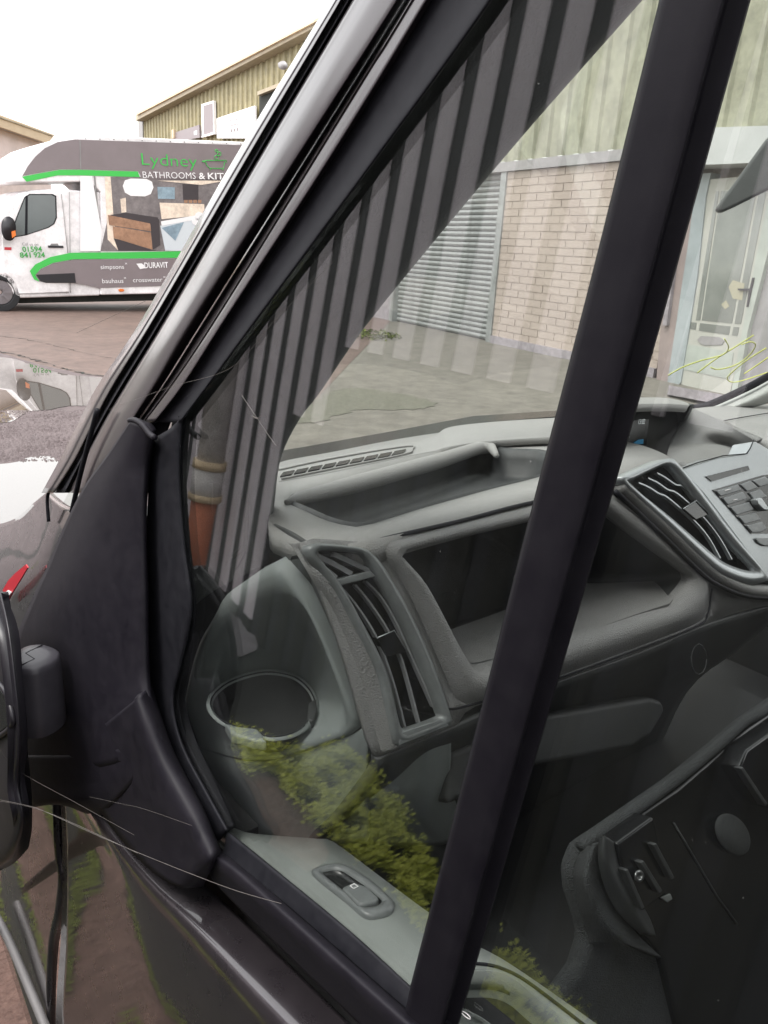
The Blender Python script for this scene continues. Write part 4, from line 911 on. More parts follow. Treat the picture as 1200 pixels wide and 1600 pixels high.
# shelf: rolled rim, then the box behind it
inner = [(626, 872), (634, 862), (650, 858), (730, 838), (815, 818), (895, 796), (930, 792), (948, 804), (990, 836), (1070, 895), (1079, 906), (1066, 926), (1046, 945), (996, 962), (872, 1006), (780, 1040), (745, 1046), (734, 1036), (716, 1006), (665, 914)]
il = [F(u, v, 0.004) for u, v in inner]
def fwd(lp, dy, dz=0, f=1.0): return [p + V((0, dy, dz)) for p in shr(lp, f)]
ie = even(il, 80)
mid_l = [a.lerp(b, 0.45) + FN * 0.010 for a, b in zip(sl0, ie)]
q1_ = [a.lerp(b, 0.12) + FN * 0.003 for a, b in zip(sl0, ie)]
loft('shelf_rim', [sl0, q1_, mid_l, [a.lerp(b, 0.8) + FN * 0.008 for a, b in zip(sl0, ie)], ie, [p + V((0, 0.012, 0)) for p in ie]], 'dash_face', face, rs=False, cap=False)
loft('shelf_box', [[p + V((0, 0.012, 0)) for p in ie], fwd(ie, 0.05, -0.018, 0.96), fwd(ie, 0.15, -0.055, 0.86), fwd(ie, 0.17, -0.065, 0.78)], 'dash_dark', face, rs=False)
fz = F(996, 962).z + 0.004
plate('shelf_floor', [V((p.x, p.y, fz)) for p in (onz(745, 1043, fz), onz(872, 1003, fz), onz(996, 959, fz), onz(1046, 943, fz), onz(1062, 922, fz), onz(1060, 907, fz), onz(905, 912, fz), onz(700, 985, fz), onz(690, 1040, fz))], (0, 0, -0.004), 'dash_face', face)
tube('shelf_seam', [F(u, v, 0.001) for u, v in [(588, 862), (590, 847), (612, 839), (720, 814), (820, 788), (940, 763), (965, 775)]], 0.0022, 'rubber', face, smoothn=50)
tube('lower_seam', [F(u, v, 0.001) for u, v in [(700, 1108), (730, 1103), (852, 1067), (996, 1015), (1090, 978), (1106, 958), (1112, 920)]], 0.0012, 'rubber', face, smoothn=50)

# --- outer vent
ve = [F(u, v, 0.012) for u, v in vent_rim]
vent_in = [(495, 868), (498, 861), (512, 859), (556, 863), (570, 869), (584, 890), (622, 955), (657, 1030), (688, 1112), (688, 1122), (640, 1140), (630, 1142), (624, 1128), (604, 1048), (566, 972), (532, 912)]
vi = [F(u, v, 0.010) for u, v in vent_in]
v_o = even(ve, 70); v_i = even(vi, 70)
vent = loft('side_vent', [[p - FN * 0.012 for p in v_o], v_o, [a.lerp(b, 0.5) + FN * 0.003 for a, b in zip(v_o, v_i)], v_i, [p - FN * 0.012 for p in v_i]], 'switch_grey', van, rs=False, cap=False)
loft('vent_duct', [[p - FN * 0.010 for p in v_i], [p - FN * 0.05 for p in shr(v_i, 0.97)]], 'gloss_dark', vent, rs=False)
def ribbon(name, pts, wdt, m, par, off0, dep=0.005, P=F):
    c = crm([P(u, v, off0) for u, v in pts], 26)
    vs, fs = [], []
    for i, p in enumerate(c):
        d = (c[min(i + 1, 25)] - c[max(i - 1, 0)]).normalized(); s_ = d.cross(FN).normalized() * wdt
        vs += [p - s_, p + s_, p + s_ - FN * dep, p - s_ - FN * dep]
    for i in range(25):
        for k in range(4): fs.append((4 * i + k, 4 * i + (k + 1) % 4, 4 * i + 4 + (k + 1) % 4, 4 * i + 4 + k))
    return mesh(name, vs, fs, m, par)
for pts in ([(535, 919), (559, 948), (589, 996), (614, 1062), (634, 1137)], [(556, 914), (578, 941), (607, 985), (629, 1032), (656, 1130)], [(572, 908), (596, 933), (618, 970), (640, 1018), (682, 1112)]):
    ribbon('slat', pts, 0.0009, 'slat', vent, 0.002)
for pts in ([(494, 868), (520, 880), (550, 897)], [(522, 866), (548, 878), (580, 893)], [(508, 889), (516, 895), (526, 903)]):
    ribbon('slat', pts, 0.0022, 'slat', vent, 0.004)
plate('vent_bar', [F(u, v, 0.010) for u, v in [(514, 909), (580, 892), (588, 901), (521, 918)]], -FN * 0.012, 'switch_grey', vent, bevel=0.001)
plate('vent_tab', [F(u, v, 0.005) for u, v in [(589, 997), (616, 985), (637, 1019), (606, 1026)]], -FN * 0.008, 'gloss_dark', vent, bevel=0.0008)
tube('tab_edge', [F(u, v, 0.0055) for u, v in [(589, 997), (616, 985), (636, 1018)]], 0.0006, 'silver', vent, n=6)
plate('vent_foot', [F(u, v, 0.013) for u, v in [(622, 1146), (690, 1124), (703, 1134), (624, 1165)]], -FN * 0.012, 'switch_grey', vent, bevel=0.001)

# --- end face of the dash, shade put into its dark colour; grained edge
ex = T(470, 850).x - 0.004
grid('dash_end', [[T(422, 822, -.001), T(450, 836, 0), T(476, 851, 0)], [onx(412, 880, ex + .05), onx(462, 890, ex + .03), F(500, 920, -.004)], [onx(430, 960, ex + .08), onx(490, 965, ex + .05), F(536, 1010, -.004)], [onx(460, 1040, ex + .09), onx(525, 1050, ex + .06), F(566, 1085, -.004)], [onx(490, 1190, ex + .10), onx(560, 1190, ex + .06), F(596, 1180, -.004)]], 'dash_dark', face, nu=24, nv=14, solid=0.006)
grid('dash_edge', [[T(452, 848, .001), T(466, 850, .004), F(480, 856, .006)], [F(478, 890, -.006), F(494, 896, .003), F(514, 908, .008)], [F(514, 955, -.006), F(530, 960, .003), F(549, 970, .008)], [F(548, 1040, -.006), F(566, 1044, .003), F(589, 1052, .008)], [F(570, 1120, -.006), F(590, 1125, .003), F(612, 1148, .008)], [F(588, 1178, -.006), F(604, 1176, .003), F(622, 1168, .008)]], 'dash_face', face, nu=30, nv=12, solid=0.006)

# --- cup holder pod
pa_, pb_, pc_ = onx(430, 880, 0.345), onx(290, 1130, 0.318), onx(575, 1185, 0.385)
PN = (pb_ - pa_).cross(pc_ - pa_).normalized(); PN = PN if PN.dot(EYE - pa_) > 0 else -PN
def PO(u, v, off=0): return pl(u, v, pa_ + PN * off, PN)
pod_o = [(428, 879), (380, 910), (352, 932), (336, 962), (312, 1005), (296, 1060), (288, 1112), (291, 1140), (306, 1162), (345, 1180), (400, 1190), (452, 1182), (505, 1164), (552, 1146), (562, 1132), (552, 1105), (528, 1045), (496, 970), (462, 912), (444, 890)]
pod_c = [(432, 930), (385, 952), (347, 987), (324, 1030), (311, 1072), (309, 1106), (318, 1134), (348, 1160), (398, 1172), (446, 1166), (496, 1150), (534, 1134), (541, 1120), (528, 1070), (508, 1012), (486, 962), (470, 942), (450, 930)]
cup = [(418, 1052), (385, 1058), (355, 1070), (335, 1088), (331, 1106), (345, 1124), (370, 1137), (402, 1144), (420, 1151), (452, 1147), (476, 1133), (489, 1112), (490, 1095), (478, 1074), (455, 1058)]
ZC = PO(414, 1100).z - 0.012
NP = 64
cup_l = even([onz(u, v, ZC) for u, v in cup], NP)
cup_m = even([onz(414 + (u - 414) * 1.10, 1100 + (v - 1100) * 1.14, ZC - 0.003) for u, v in cup], NP)
po_l = even([PO(u, v) for u, v in pod_o], NP); pc_l = even([PO(u, v, -0.001) for u, v in pod_c], NP)
pc2 = [a.lerp(b, 0.35) - PN * 0.012 for a, b in zip(pc_l, cup_m)]
pc3 = [a.lerp(b, 0.75) - PN * 0.006 for a, b in zip(pc_l, cup_m)]
pod = loft('cup_holder_pod', [[p - PN * 0.05 for p in po_l], po_l, [a.lerp(b, 0.4) + PN * 0.004 for a, b in zip(po_l, pc_l)], pc_l, pc2, pc3, cup_m], 'pod', van, rs=False, cap=False)
pf = [PO(u, v, -0.001) for u, v in [(284, 1100), (289, 1136), (305, 1160), (345, 1179), (400, 1189), (452, 1181), (505, 1163), (556, 1144), (580, 1125)]]
ch = [pf[0].lerp(pf[-1], i / (len(pf) - 1)) for i in range(len(pf))]
def sk(f, dx, dy, dz): return [p.lerp(c, f) + V((dx, dy, dz)) for p, c in zip(pf, ch)]
grid('pod_skirt', [pf, sk(0.02, -0.001, 0, -0.006), sk(0.12, 0.0, 0.002, -0.03), sk(0.3, 0.006, 0.008, -0.07), sk(0.5, 0.02, 0.02, -0.16)], 'pod', pod, nu=24, nv=40, solid=0.006)
loft('cup_rim', [cup_m, [a.lerp(b, 0.6) + UP * 0.003 for a, b in zip(cup_m, cup_l)], cup_l, shr(cup_l, 0.97, -0.002)], 'pod', pod, rs=False, cap=False)
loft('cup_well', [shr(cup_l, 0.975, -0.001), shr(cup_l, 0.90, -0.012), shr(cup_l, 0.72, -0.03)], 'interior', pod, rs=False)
tube('cup_seam', [p + UP * 0.001 for p in shr(cup_l, 1.02)] + [shr(cup_l, 1.02)[0] + UP * 0.001], 0.0008, 'rubber', pod, n=6)
plate('cup_lip', [onz(u, v, ZC + 0.004) for u, v in [(350, 1128), (372, 1134), (402, 1137), (410, 1146), (418, 1158), (396, 1156), (362, 1146)]], (0, 0, -0.012), 'pod', pod, bevel=0.003)
plate('cup_clip', [onz(u, v, ZC + 0.003) for u, v in [(482, 1098), (494, 1090), (496, 1112), (490, 1126), (480, 1124)]], (0, 0, -0.010), 'dash_dark', pod, bevel=0.002)

# --- lower dash, knee panel, glovebox
lowr = [[F(590, 1186), F(700, 1140), F(850, 1074), F(1000, 1020), F(1110, 974), F(1230, 940)]]
lowr += [[p + V((0, dy, dz)) for p in lowr[0]] for dy, dz in ((0.004, -0.02), (0.05, -0.10), (0.12, -0.22), (0.16, -0.45))]
ld = grid('lower_dash', lowr, 'dash_dark', van, nu=20, nv=30, solid=0.01)
gn = V((0, -0.9, 0.45)).normalized(); gp = F(850, 1120) + V((0, 0.03, -0.02))
def GB(u, v, off=0): return pl(u, v, gp + gn * off, gn)
plate('glovebox_lid', [GB(u, v) for u, v in [(700, 1175), (836, 1118), (1015, 1088), (1036, 1094), (1042, 1112), (1020, 1150), (990, 1170), (830, 1200), (700, 1260)]], -gn * 0.03, 'dash_dark', ld, bevel=0.008, seg=3)
tube('lock_ring', [GB(1092 + 12 * math.cos(a * .5236), 1030 + 24 * math.sin(a * .5236), 0.03) for a in range(13)], 0.0006, 'dash_dark', ld, n=6)
kp = [[F(545, 1195, -.09), F(640, 1162, -.012), F(705, 1140, -.008)], [F(545, 1225, -.09), F(650, 1200, -.02), F(705, 1180, -.02)], [F(540, 1262, -.08), F(660, 1250, -.04), F(705, 1230, -.05)], [F(580, 1320, -.12), F(690, 1320, -.10), F(730, 1300, -.10)]]
grid('knee_panel', kp, 'pod', van, nu=20, nv=16, solid=0.008)

# --- centre stack
def S(u, v, off=0): return F(u, v, 0.012 + off)
cv_o = [(972, 752), (978, 744), (1034, 719), (1046, 716), (1058, 722), (1100, 772), (1150, 838), (1196, 896), (1196, 908), (1170, 912), (1130, 898), (1100, 874), (1040, 816)]
cv_i = [(984, 756), (990, 750), (1032, 729), (1042, 728), (1054, 734), (1090, 780), (1140, 845), (1180, 888), (1178, 892), (1160, 890), (1130, 878), (1105, 858), (1050, 810)]
c_o = even([S(u, v, 0.006) for u, v in cv_o], 70); c_i = even([S(u, v, 0.004) for u, v in cv_i], 70)
cvn = loft('centre_vent', [[p - FN * 0.02 for p in c_o], c_o, [a.lerp(b, 0.5) + FN * 0.003 for a, b in zip(c_o, c_i)], c_i, [p - FN * 0.012 for p in c_i]], 'silver', van, rs=False, cap=False)
loft('vent_duct', [[p - FN * 0.010 for p in c_i], [p - FN * 0.05 for p in shr(c_i, 0.97)]], 'gloss_dark', cvn, rs=False)
H6 = lambda pts: cr(960, 610, 5, pts)
for pts in (H6([(190, 720), (270, 755), (350, 805), (410, 830), (530, 930), (640, 1030), (740, 1150), (830, 1310)]), H6([(265, 685), (340, 720), (420, 775), (480, 795), (590, 885), (720, 1015), (830, 1160), (920, 1320)]), H6([(335, 645), (400, 680), (480, 735), (540, 750), (640, 850), (780, 990), (890, 1110), (990, 1310)])):
    ribbon('slat', pts, 0.0009, 'silver', cvn, 0.0, P=S)
plate('vent_tab', [S(u, v, 0.003) for u, v in H6([(540, 925), (640, 860), (742, 968), (640, 1010)])], -FN * 0.008, 'gloss_dark', cvn, bevel=0.0008)
tube('tab_edge', [S(u, v, 0.004) for u, v in H6([(540, 925), (640, 860), (742, 968)])], 0.0007, 'silver', cvn, n=6)
tube('bezel_skirt', [S(u, v, -0.004) for u, v in [(966, 756), (1036, 822), (1098, 882), (1130, 906), (1172, 922), (1240, 926)]], 0.010, 'dash_face', face, smoothn=40, n=14)
tube('bezel_gap', [S(u, v, 0.001) for u, v in [(962, 768), (1030, 832), (1092, 892), (1126, 916), (1172, 932), (1240, 936)]], 0.003, 'rubber', face, smoothn=40)
rad_o = [(1048, 716), (1069, 731), (1120, 715), (1168, 708), (1176, 690), (1182, 690), (1300, 760), (1300, 960), (1215, 925), (1196, 900), (1150, 838), (1100, 772)]
rp = plate('radio_panel', [S(u, v, 0.004) for u, v in rad_o], -FN * 0.03, 'silver', van, bevel=0.002)
plate('disc_slot', [S(u, v, 0.0055) for u, v in H6([(715, 672), (1045, 588), (1058, 622), (765, 712)])], -FN * 0.004, 'gloss_dark', rp)
tube('panel_seam', [S(u, v, 0.0045) for u, v in H6([(525, 610), (650, 565), (850, 510), (1030, 495), (1060, 455), (1090, 385)])], 0.0008, 'rubber', rp, n=6)
plate('button_field', [S(u, v, 0.0052) for u, v in H6([(770, 778), (1160, 662), (1330, 640), (1330, 1130), (1180, 1118), (1070, 1122), (1020, 1060)])], -FN * 0.003, 'gloss_dark', rp)
def btn(pts): plate('button', [S(u, v, 0.0072) for u, v in H6(pts)], -FN * 0.003, 'button', rp, bevel=0.0012)
btn([(795, 785), (970, 735), (1000, 780), (835, 828)])
btn([(845, 840), (1008, 790), (1045, 845), (890, 895)])
btn([(905, 912), (1055, 872), (1095, 932), (960, 975)])
btn([(970, 988), (1105, 950), (1150, 1012), (1025, 1045)])
btn([(1030, 1055), (1160, 1025), (1195, 1080), (1150, 1108), (1080, 1112)])
btn([(985, 735), (1070, 705), (1130, 760), (1040, 790)])
btn([(1080, 705), (1180, 672), (1240, 720), (1140, 755)])
btn([(1050, 800), (1140, 770), (1200, 830), (1100, 860)])
plate('knob', [S(u, v, 0.014) for u, v in H6([(1112, 850), (1130, 838), (1155, 840), (1210, 920), (1210, 940), (1170, 935), (1125, 890)])], -FN * 0.012, 'silver', rp, bevel=0.002)
btn([(1105, 1160), (1130, 1150), (1260, 1150), (1260, 1220), (1170, 1215), (1130, 1195)])
for pts in (H6([(865, 782), (910, 770)]), H6([(930, 858), (960, 850)])):
    tube('button_mark', [S(u, v, 0.0076) for u, v in pts], 0.0006, 'lettering_white', rp, n=5)

# --- display under its hood, centre hump, right side of the dash
DH = T(1040, 712); dn = V((-0.12, -0.95, 0.28)).normalized(); d0 = T(1000, 700) + V((0.05, 0.10, 0))
def DP(u, v, off=0): return pl(u, v, d0 + dn * off, dn)
plate('display_surround', [DP(u, v) for u, v in [(900, 640), (1000, 632), (1066, 640), (1064, 660), (1052, 690), (1048, 716), (960, 720), (900, 720)]], -dn * 0.02, 'dash_dark', van)
scr = plate('display', [DP(u, v, 0.004) for u, v in H6([(-150, 262), (20, 248), (270, 225), (250, 425), (100, 425), (-150, 420)])], -dn * 0.003, 'gloss_dark', van)
emis('screen_white', (0.75, 0.8, 0.8), 0.25); emis('screen_blue', (0.02, 0.16, 0.30), 0.16)
a_, b__ = [DP(u, v, 0.006) for u, v in H6([(186, 264), (236, 261)])]
lettering('clock_text', '13:02', a_, b__, UP, 'screen_white', scr, height=(b__ - a_).length * 0.55)
plate('screen_glow', [DP(u, v, 0.006) for u, v in H6([(150, 410), (190, 385), (228, 380), (226, 418), (190, 420)])], -dn * 0.001, 'screen_blue', scr)
plate('screen_line', [DP(u, v, 0.006) for u, v in H6([(70, 362), (120, 358), (120, 368), (70, 372)])], -dn * 0.001, 'button', scr)
hd = [[DP(880, 638, .10), DP(975, 632, .10), DP(1040, 631, .10), DP(1072, 633, .09), DP(1078, 634, .07)],
      [DP(880, 630, .06), DP(975, 626, .06), DP(1035, 625, .06), DP(1070, 629, .05), DP(1079, 632, .05)],
      [DP(880, 626, -.02), DP(975, 622, -.02), DP(1030, 621, -.02), DP(1060, 625, -.02), DP(1074, 630, -.02)]]
grid('display_hood', hd, 'dash', van, nu=14, nv=24, solid=0.012)
plate('hood_cheek', [DP(u, v, o) for u, v, o in [(1079, 632, .08), (1076, 640, .07), (1068, 656, .02), (1060, 668, .0), (1055, 640, .0), (1066, 630, .03)]], V((0.012, 0, 0)), 'dash_dark', van, bevel=0.002)
def hz(u, v, z): return onz(u, v, z)
hump = [[hz(1078, 636, 1.36), hz(1110, 650, 1.36), hz(1145, 668, 1.355), hz(1182, 690, 1.35)],
        [hz(1066, 655, 1.345), hz(1100, 668, 1.345), hz(1140, 682, 1.34), hz(1178, 700, 1.335)],
        [hz(1050, 685, 1.325), hz(1085, 690, 1.325), hz(1130, 695, 1.32), hz(1168, 708, 1.32)],
        [hz(1042, 712, 1.33), hz(1070, 702, 1.335), hz(1120, 696, 1.335), hz(1165, 710, 1.33)],
        [hz(1048, 720, 1.335), hz(1072, 733, 1.33), hz(1122, 716, 1.33), hz(1170, 710, 1.33)]]
grid('centre_hump', hump, 'dash_face', van, nu=24, nv=20, solid=0.01)
rd = [[hz(1070, 640, 1.33), hz(1115, 635, 1.33), hz(1160, 633, 1.33), hz(1260, 630, 1.33)], [hz(1085, 646, 1.34), hz(1122, 660, 1.34), hz(1180, 652, 1.34), hz(1270, 640, 1.34)],
      [hz(1120, 662, 1.34), hz(1145, 672, 1.34), hz(1200, 680, 1.34), hz(1280, 690, 1.34)], [hz(1165, 690, 1.31), hz(1185, 700, 1.31), hz(1220, 730, 1.30), hz(1290, 760, 1.30)]]
grid('driver_dash', rd, 'dash', van, nu=20, nv=20, solid=0.01)
tube('dash_seam', [hz(u, v, 1.343) for u, v in [(1122, 659), (1160, 652), (1215, 643)]], 0.001, 'rubber', van, n=6)
# far pillar and the black band of the screen edge
def FPp(u, v, x): return onx(u, v, x)
tube('screen_band', [FPp(u, v, 1.62) for u, v in [(1070, 639), (1102, 634), (1150, 614), (1200, 588), (1300, 525)]], 0.008, 'rubber', van, smoothn=30)
grid('driver_pillar', [[onx(1098, 640, 1.66), onx(1115, 634, 1.66), onx(1160, 614, 1.66), onx(1205, 590, 1.66), onx(1320, 520, 1.66)], [onx(1110, 645, 1.60), onx(1130, 640, 1.60), onx(1175, 622, 1.60), onx(1215, 600, 1.60), onx(1320, 540, 1.60)], [onx(1120, 650, 1.62), onx(1150, 642, 1.62), onx(1200, 630, 1.62), onx(1260, 600, 1.62), onx(1340, 560, 1.62)]], 'headliner', van, nu=16, nv=24, solid=0.01)
# mirror housing hanging at the top of the screen
plate('cab_mirror', [onx(u, v, 1.15) for u, v in [(1118, 328), (1122, 322), (1160, 270), (1200, 215), (1300, 120), (1300, 250), (1200, 297), (1150, 322), (1128, 332)]], V((0.03, 0.02, 0)), 'pillar_trim', van, bevel=0.006)

# --- door trim ledge, switch, pull cup
sA, sB = G(345, 1300, 0.012), G(640, 1560, 0.012); DNm = (sB - sA).cross(V((1, 0, -0.06))).normalized(); DNm = DNm if DNm.z > 0 else -DNm
def D(u, v, off=0): return pl(u, v, sA + DNm * (off - 0.006), DNm)
ledge = [(340, 1290), (387, 1301), (437, 1306), (500, 1311), (522, 1316), (600, 1374), (662, 1420), (740, 1474), (772, 1491), (800, 1508), (850, 1542), (935, 1602), (1010, 1660), (800, 1780), (640, 1600), (480, 1425)]
PCO = [(700, 1520), (722, 1517), (768, 1517), (800, 1528), (832, 1554), (890, 1602), (940, 1650), (880, 1690), (800, 1630), (750, 1592), (706, 1566)]
pc_o = even([D(u, v, 0.002) for u, v in PCO], 60)
lg = ring_sheet('door_ledge', even([D(u, v) for u, v in ledge], 110), [[p - DNm * 0.002 for p in shr(pc_o, 0.96)]], 'door_trim', door, 0.012)
plate('door_card', [D(u, v) + V((0.0, 0, -0.02)) for u, v in [(365, 1302), (437, 1307), (520, 1317), (662, 1421), (800, 1509), (935, 1603), (1010, 1661), (800, 1780)]], V((0, 0, -0.5)), 'interior', door)
def c3(pts): return cr(220, 940, 2.4, pts)
sw_o = even([D(u, v, 0.003) for u, v in c3([(640, 1012), (655, 998), (700, 984), (755, 983), (790, 998), (870, 1050), (945, 1120), (952, 1140), (930, 1168), (870, 1182), (830, 1172), (770, 1120), (690, 1058)])], 56)
sw_i = even([D(u, v, 0.004) for u, v in c3([(678, 1016), (690, 1008), (720, 1002), (748, 1004), (772, 1016), (840, 1062), (900, 1112), (906, 1124), (890, 1138), (850, 1146), (825, 1138), (790, 1106), (720, 1052)])], 56)
sw = loft('window_switch', [[p - DNm * 0.004 for p in sw_o], sw_o, [a.lerp(b, 0.5) + DNm * 0.002 for a, b in zip(sw_o, sw_i)], sw_i, [p - DNm * 0.006 for p in sw_i]], 'switch_grey', lg, rs=False)
loft('switch_well', [[p - DNm * 0.001 for p in shr(sw_i, 0.97)], [p - DNm * 0.0035 for p in shr(sw_i, 0.9)]], 'gloss_dark', sw, rs=False)
plate('switch_rocker', [D(u, v, 0.008) for u, v in c3([(752, 1070), (800, 1050), (848, 1066), (892, 1106), (888, 1120), (830, 1134), (812, 1128)])], -DNm * 0.008, 'switch_grey', sw, bevel=0.003, seg=3)
tube('switch_mark', [D(u, v, 0.0085) for u, v in c3([(785, 1066), (800, 1058), (815, 1068), (798, 1076), (785, 1066)])], 0.0005, 'lettering_white', sw, n=5)
pcw = loft('pull_cup', [[p - DNm * 0.004 for p in pc_o], [p + DNm * 0.001 for p in pc_o], [p + DNm * 0.001 for p in shr(pc_o, 0.95)], shr(pc_o, 0.92, -0.012), shr(pc_o, 0.85, -0.05)], 'door_trim', lg, rs=False)
tube('ledge_groove', [D(u, v, 0.001) for u, v in [(731, 1505), (760, 1507), (789, 1515), (827, 1536), (907, 1597), (960, 1640)]], 0.0012, 'rubber', lg, n=6, smoothn=30)

# --- lifted seat cushion, its underside towards us
sn = V((0.02, -1, 0.35)).normalized(); s0 = ony(912, 1320, 0.30)
def SE(u, v, off=0): return pl(u, v, s0 + sn * off, sn)
c8 = lambda pts: cr(720, 1040, 2.5, pts)
seat = plate('seat_cushion', [SE(u, v) for u, v in c8([(480, 700), (560, 648), (840, 450), (1000, 320), (1120, 215), (1300, 90), (1600, -120), (1600, 1700), (240, 1560), (390, 1290), (470, 1180), (500, 1080), (490, 1020), (450, 900), (440, 800)])], -sn * 0.02, 'fabric', van, bevel=0.01, seg=3)
plate('seat_base', [SE(u, v, 0.008) for u, v in c8([(545, 690), (850, 480), (1010, 345), (1130, 240), (1600, -80), (1600, 1700), (900, 1600), (790, 1150), (640, 960)])], -sn * 0.012, 'gloss_dark', seat, bevel=0.004)
tube('seat_piping', [SE(u, v, 0.006) for u, v in c8([(470, 712), (500, 680), (560, 640), (700, 545), (850, 435), (1000, 312), (1110, 215), (1200, 165), (1400, 20)])], 0.006, 'fabric', seat, smoothn=50, n=12)
grid('side_flap', [[SE(u, v, o) for u, v, o in r] for r in [[(*c8([(478, 705)])[0], .004), (*c8([(520, 700)])[0], .022), (*c8([(560, 690)])[0], .012)], [(*c8([(440, 800)])[0], .0), (*c8([(490, 820)])[0], .028), (*c8([(560, 800)])[0], .014)], [(*c8([(455, 920)])[0], .0), (*c8([(520, 930)])[0], .03), (*c8([(600, 940)])[0], .014)],
     [(*c8([(490, 1030)])[0], .0), (*c8([(570, 1020)])[0], .03), (*c8([(680, 1040)])[0], .014)], [(*c8([(502, 1085)])[0], .0), (*c8([(640, 1090)])[0], .026), (*c8([(785, 1140)])[0], .012)]]], 'fabric', seat, nu=30, nv=16, solid=0.004)
grid('side_bracket', [[SE(u, v, o) for u, v, o in r] for r in [[(*c8([(538, 676)])[0], .026), (*c8([(565, 668)])[0], .034), (*c8([(600, 690)])[0], .024)], [(*c8([(536, 760)])[0], .026), (*c8([(570, 750)])[0], .034), (*c8([(640, 800)])[0], .022)], [(*c8([(560, 860)])[0], .026), (*c8([(610, 850)])[0], .034), (*c8([(690, 900)])[0], .022)],
     [(*c8([(610, 960)])[0], .026), (*c8([(670, 945)])[0], .032), (*c8([(740, 990)])[0], .022)], [(*c8([(700, 1050)])[0], .024), (*c8([(735, 1050)])[0], .028), (*c8([(762, 1054)])[0], .022)]]], 'dash_dark', seat, nu=24, nv=14, solid=0.004)
def sp8(name, pts, m, off, th, bev=0.003): return plate(name, [SE(u, v, off) for u, v in c8(pts)], -sn * th, m, seat, bevel=bev)
sp8('hinge_box', [(612, 695), (755, 590), (775, 690), (842, 828), (790, 900), (715, 962), (640, 820)], 'gloss_dark', 0.03, 0.025)
sp8('hinge_rib', [(700, 770), (716, 762), (790, 880), (776, 892)], 'dash_dark', 0.036, 0.008, 0.001)
sp8('hinge_rib', [(750, 700), (766, 694), (838, 830), (824, 838)], 'dash_dark', 0.036, 0.008, 0.001)
sp8('hinge_rib', [(640, 800), (654, 794), (720, 945), (708, 955)], 'dash_dark', 0.036, 0.008, 0.001)
sp8('hinge_box', [(1090, 400), (1120, 330), (1260, 230), (1300, 480), (1230, 570), (1150, 500)], 'gloss_dark', 0.03, 0.025)
sp8('hinge_rib', [(1092, 402), (1104, 396), (1200, 540), (1190, 550)], 'dash_dark', 0.036, 0.008, 0.001)
sc_c = c8([(697, 822)])[0]
scw = loft('screw', [[SE(*q, o) for q in disc_pts(sc_c, 8 * f, 10 * f, 20)] for f, o in ((1, .03), (1, .034), (0.8, .036), (0.45, .0355), (0.4, .032))], 'screw', seat, n=20)
dc = c8([(1062, 660)])[0]
loft('foam_disc', [[SE(*q, o) for q in disc_pts(dc, 36 * f, 24 * f, 28, 1.0)] for f, o in ((1, .009), (1, .013), (0.9, .015))], 'foam', seat, n=32)
sp8('label_tab', [(785, 908), (820, 892), (828, 912), (808, 926)], 'door_trim', 0.012, 0.002, 0.0005)
tube('base_crease', [SE(u, v, 0.009) for u, v in c8([(832, 615), (900, 730), (1000, 900), (1080, 1010)])], 0.001, 'dash_dark', seat, n=6)

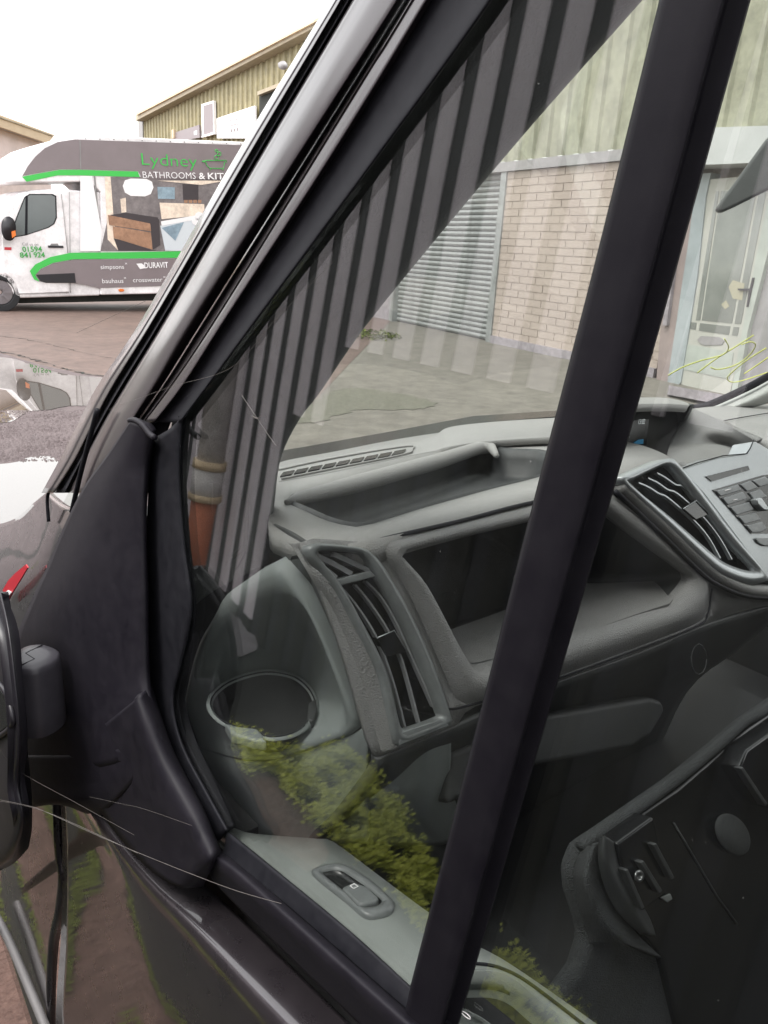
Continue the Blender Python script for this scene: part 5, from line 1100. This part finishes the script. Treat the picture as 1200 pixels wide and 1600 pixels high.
# --- the rest of the cab that shuts out the light
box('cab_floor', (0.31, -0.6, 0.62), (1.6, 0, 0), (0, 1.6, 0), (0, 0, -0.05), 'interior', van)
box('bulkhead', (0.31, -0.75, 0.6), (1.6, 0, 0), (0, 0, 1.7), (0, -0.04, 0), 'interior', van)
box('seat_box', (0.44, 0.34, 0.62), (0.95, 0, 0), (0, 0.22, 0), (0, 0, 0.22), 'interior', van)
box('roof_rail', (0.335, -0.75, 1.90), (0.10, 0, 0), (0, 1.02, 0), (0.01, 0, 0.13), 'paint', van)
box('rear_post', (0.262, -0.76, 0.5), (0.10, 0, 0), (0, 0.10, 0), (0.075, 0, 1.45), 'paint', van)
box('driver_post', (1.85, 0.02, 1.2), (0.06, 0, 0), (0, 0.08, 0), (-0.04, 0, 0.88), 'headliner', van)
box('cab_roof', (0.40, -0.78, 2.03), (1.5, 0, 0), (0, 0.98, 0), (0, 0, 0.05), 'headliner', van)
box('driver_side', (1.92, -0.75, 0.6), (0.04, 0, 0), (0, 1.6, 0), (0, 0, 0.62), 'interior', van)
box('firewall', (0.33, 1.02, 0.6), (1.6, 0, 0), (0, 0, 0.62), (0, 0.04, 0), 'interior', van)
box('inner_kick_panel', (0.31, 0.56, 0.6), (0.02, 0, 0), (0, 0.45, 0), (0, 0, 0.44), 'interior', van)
box('body_side', (0.22, -3.5, 0.45), (0.05, 0, 0), (0, 2.8, 0), (0, 0, 1.9), 'paint', van)

# ================================================================ COBWEBS
cw = tag(empty('cobweb', G(60, 1260, -0.13)), 'pale cobweb threads strung from the mirror to the window sill', 'cobweb')
def thread(pts, r, off): tube('thread', [G(u, v, o) for (u, v), o in zip(pts, off)], r, 'web', cw, n=5, smoothn=len(pts) * 8)
thread([(-20, 1246), (40, 1258), (70, 1268), (140, 1300), (215, 1332), (300, 1366), (370, 1392), (440, 1412)], 0.0002, [-.13, -.12, -.115, -.10, -.08, -.06, -.04, -.018])
thread([(-10, 1250), (70, 1268), (215, 1333)], 0.0002, [-.128, -.113, -.079])
thread([(0, 1172), (30, 1205), (120, 1255), (210, 1305)], 0.00014, [-.125, -.11, -.08, -.05])
thread([(140, 1245), (190, 1256), (225, 1264), (300, 1290)], 0.00011, [-.06, -.055, -.05, -.03])
thread([(170, 640), (265, 605), (360, 575), (430, 500), (520, 410)], 0.00012, [-.02, -.02, -.012, -.01, -.01])
thread([(378, 618), (398, 648), (418, 678), (432, 697)], 0.00022, [-.01] * 4)
thread([(394, 650), (402, 654), (408, 651)], 0.0004, [-.011] * 3)
thread([(120, 520), (180, 492), (228, 470)], 0.0002, [.0, .02, .03])
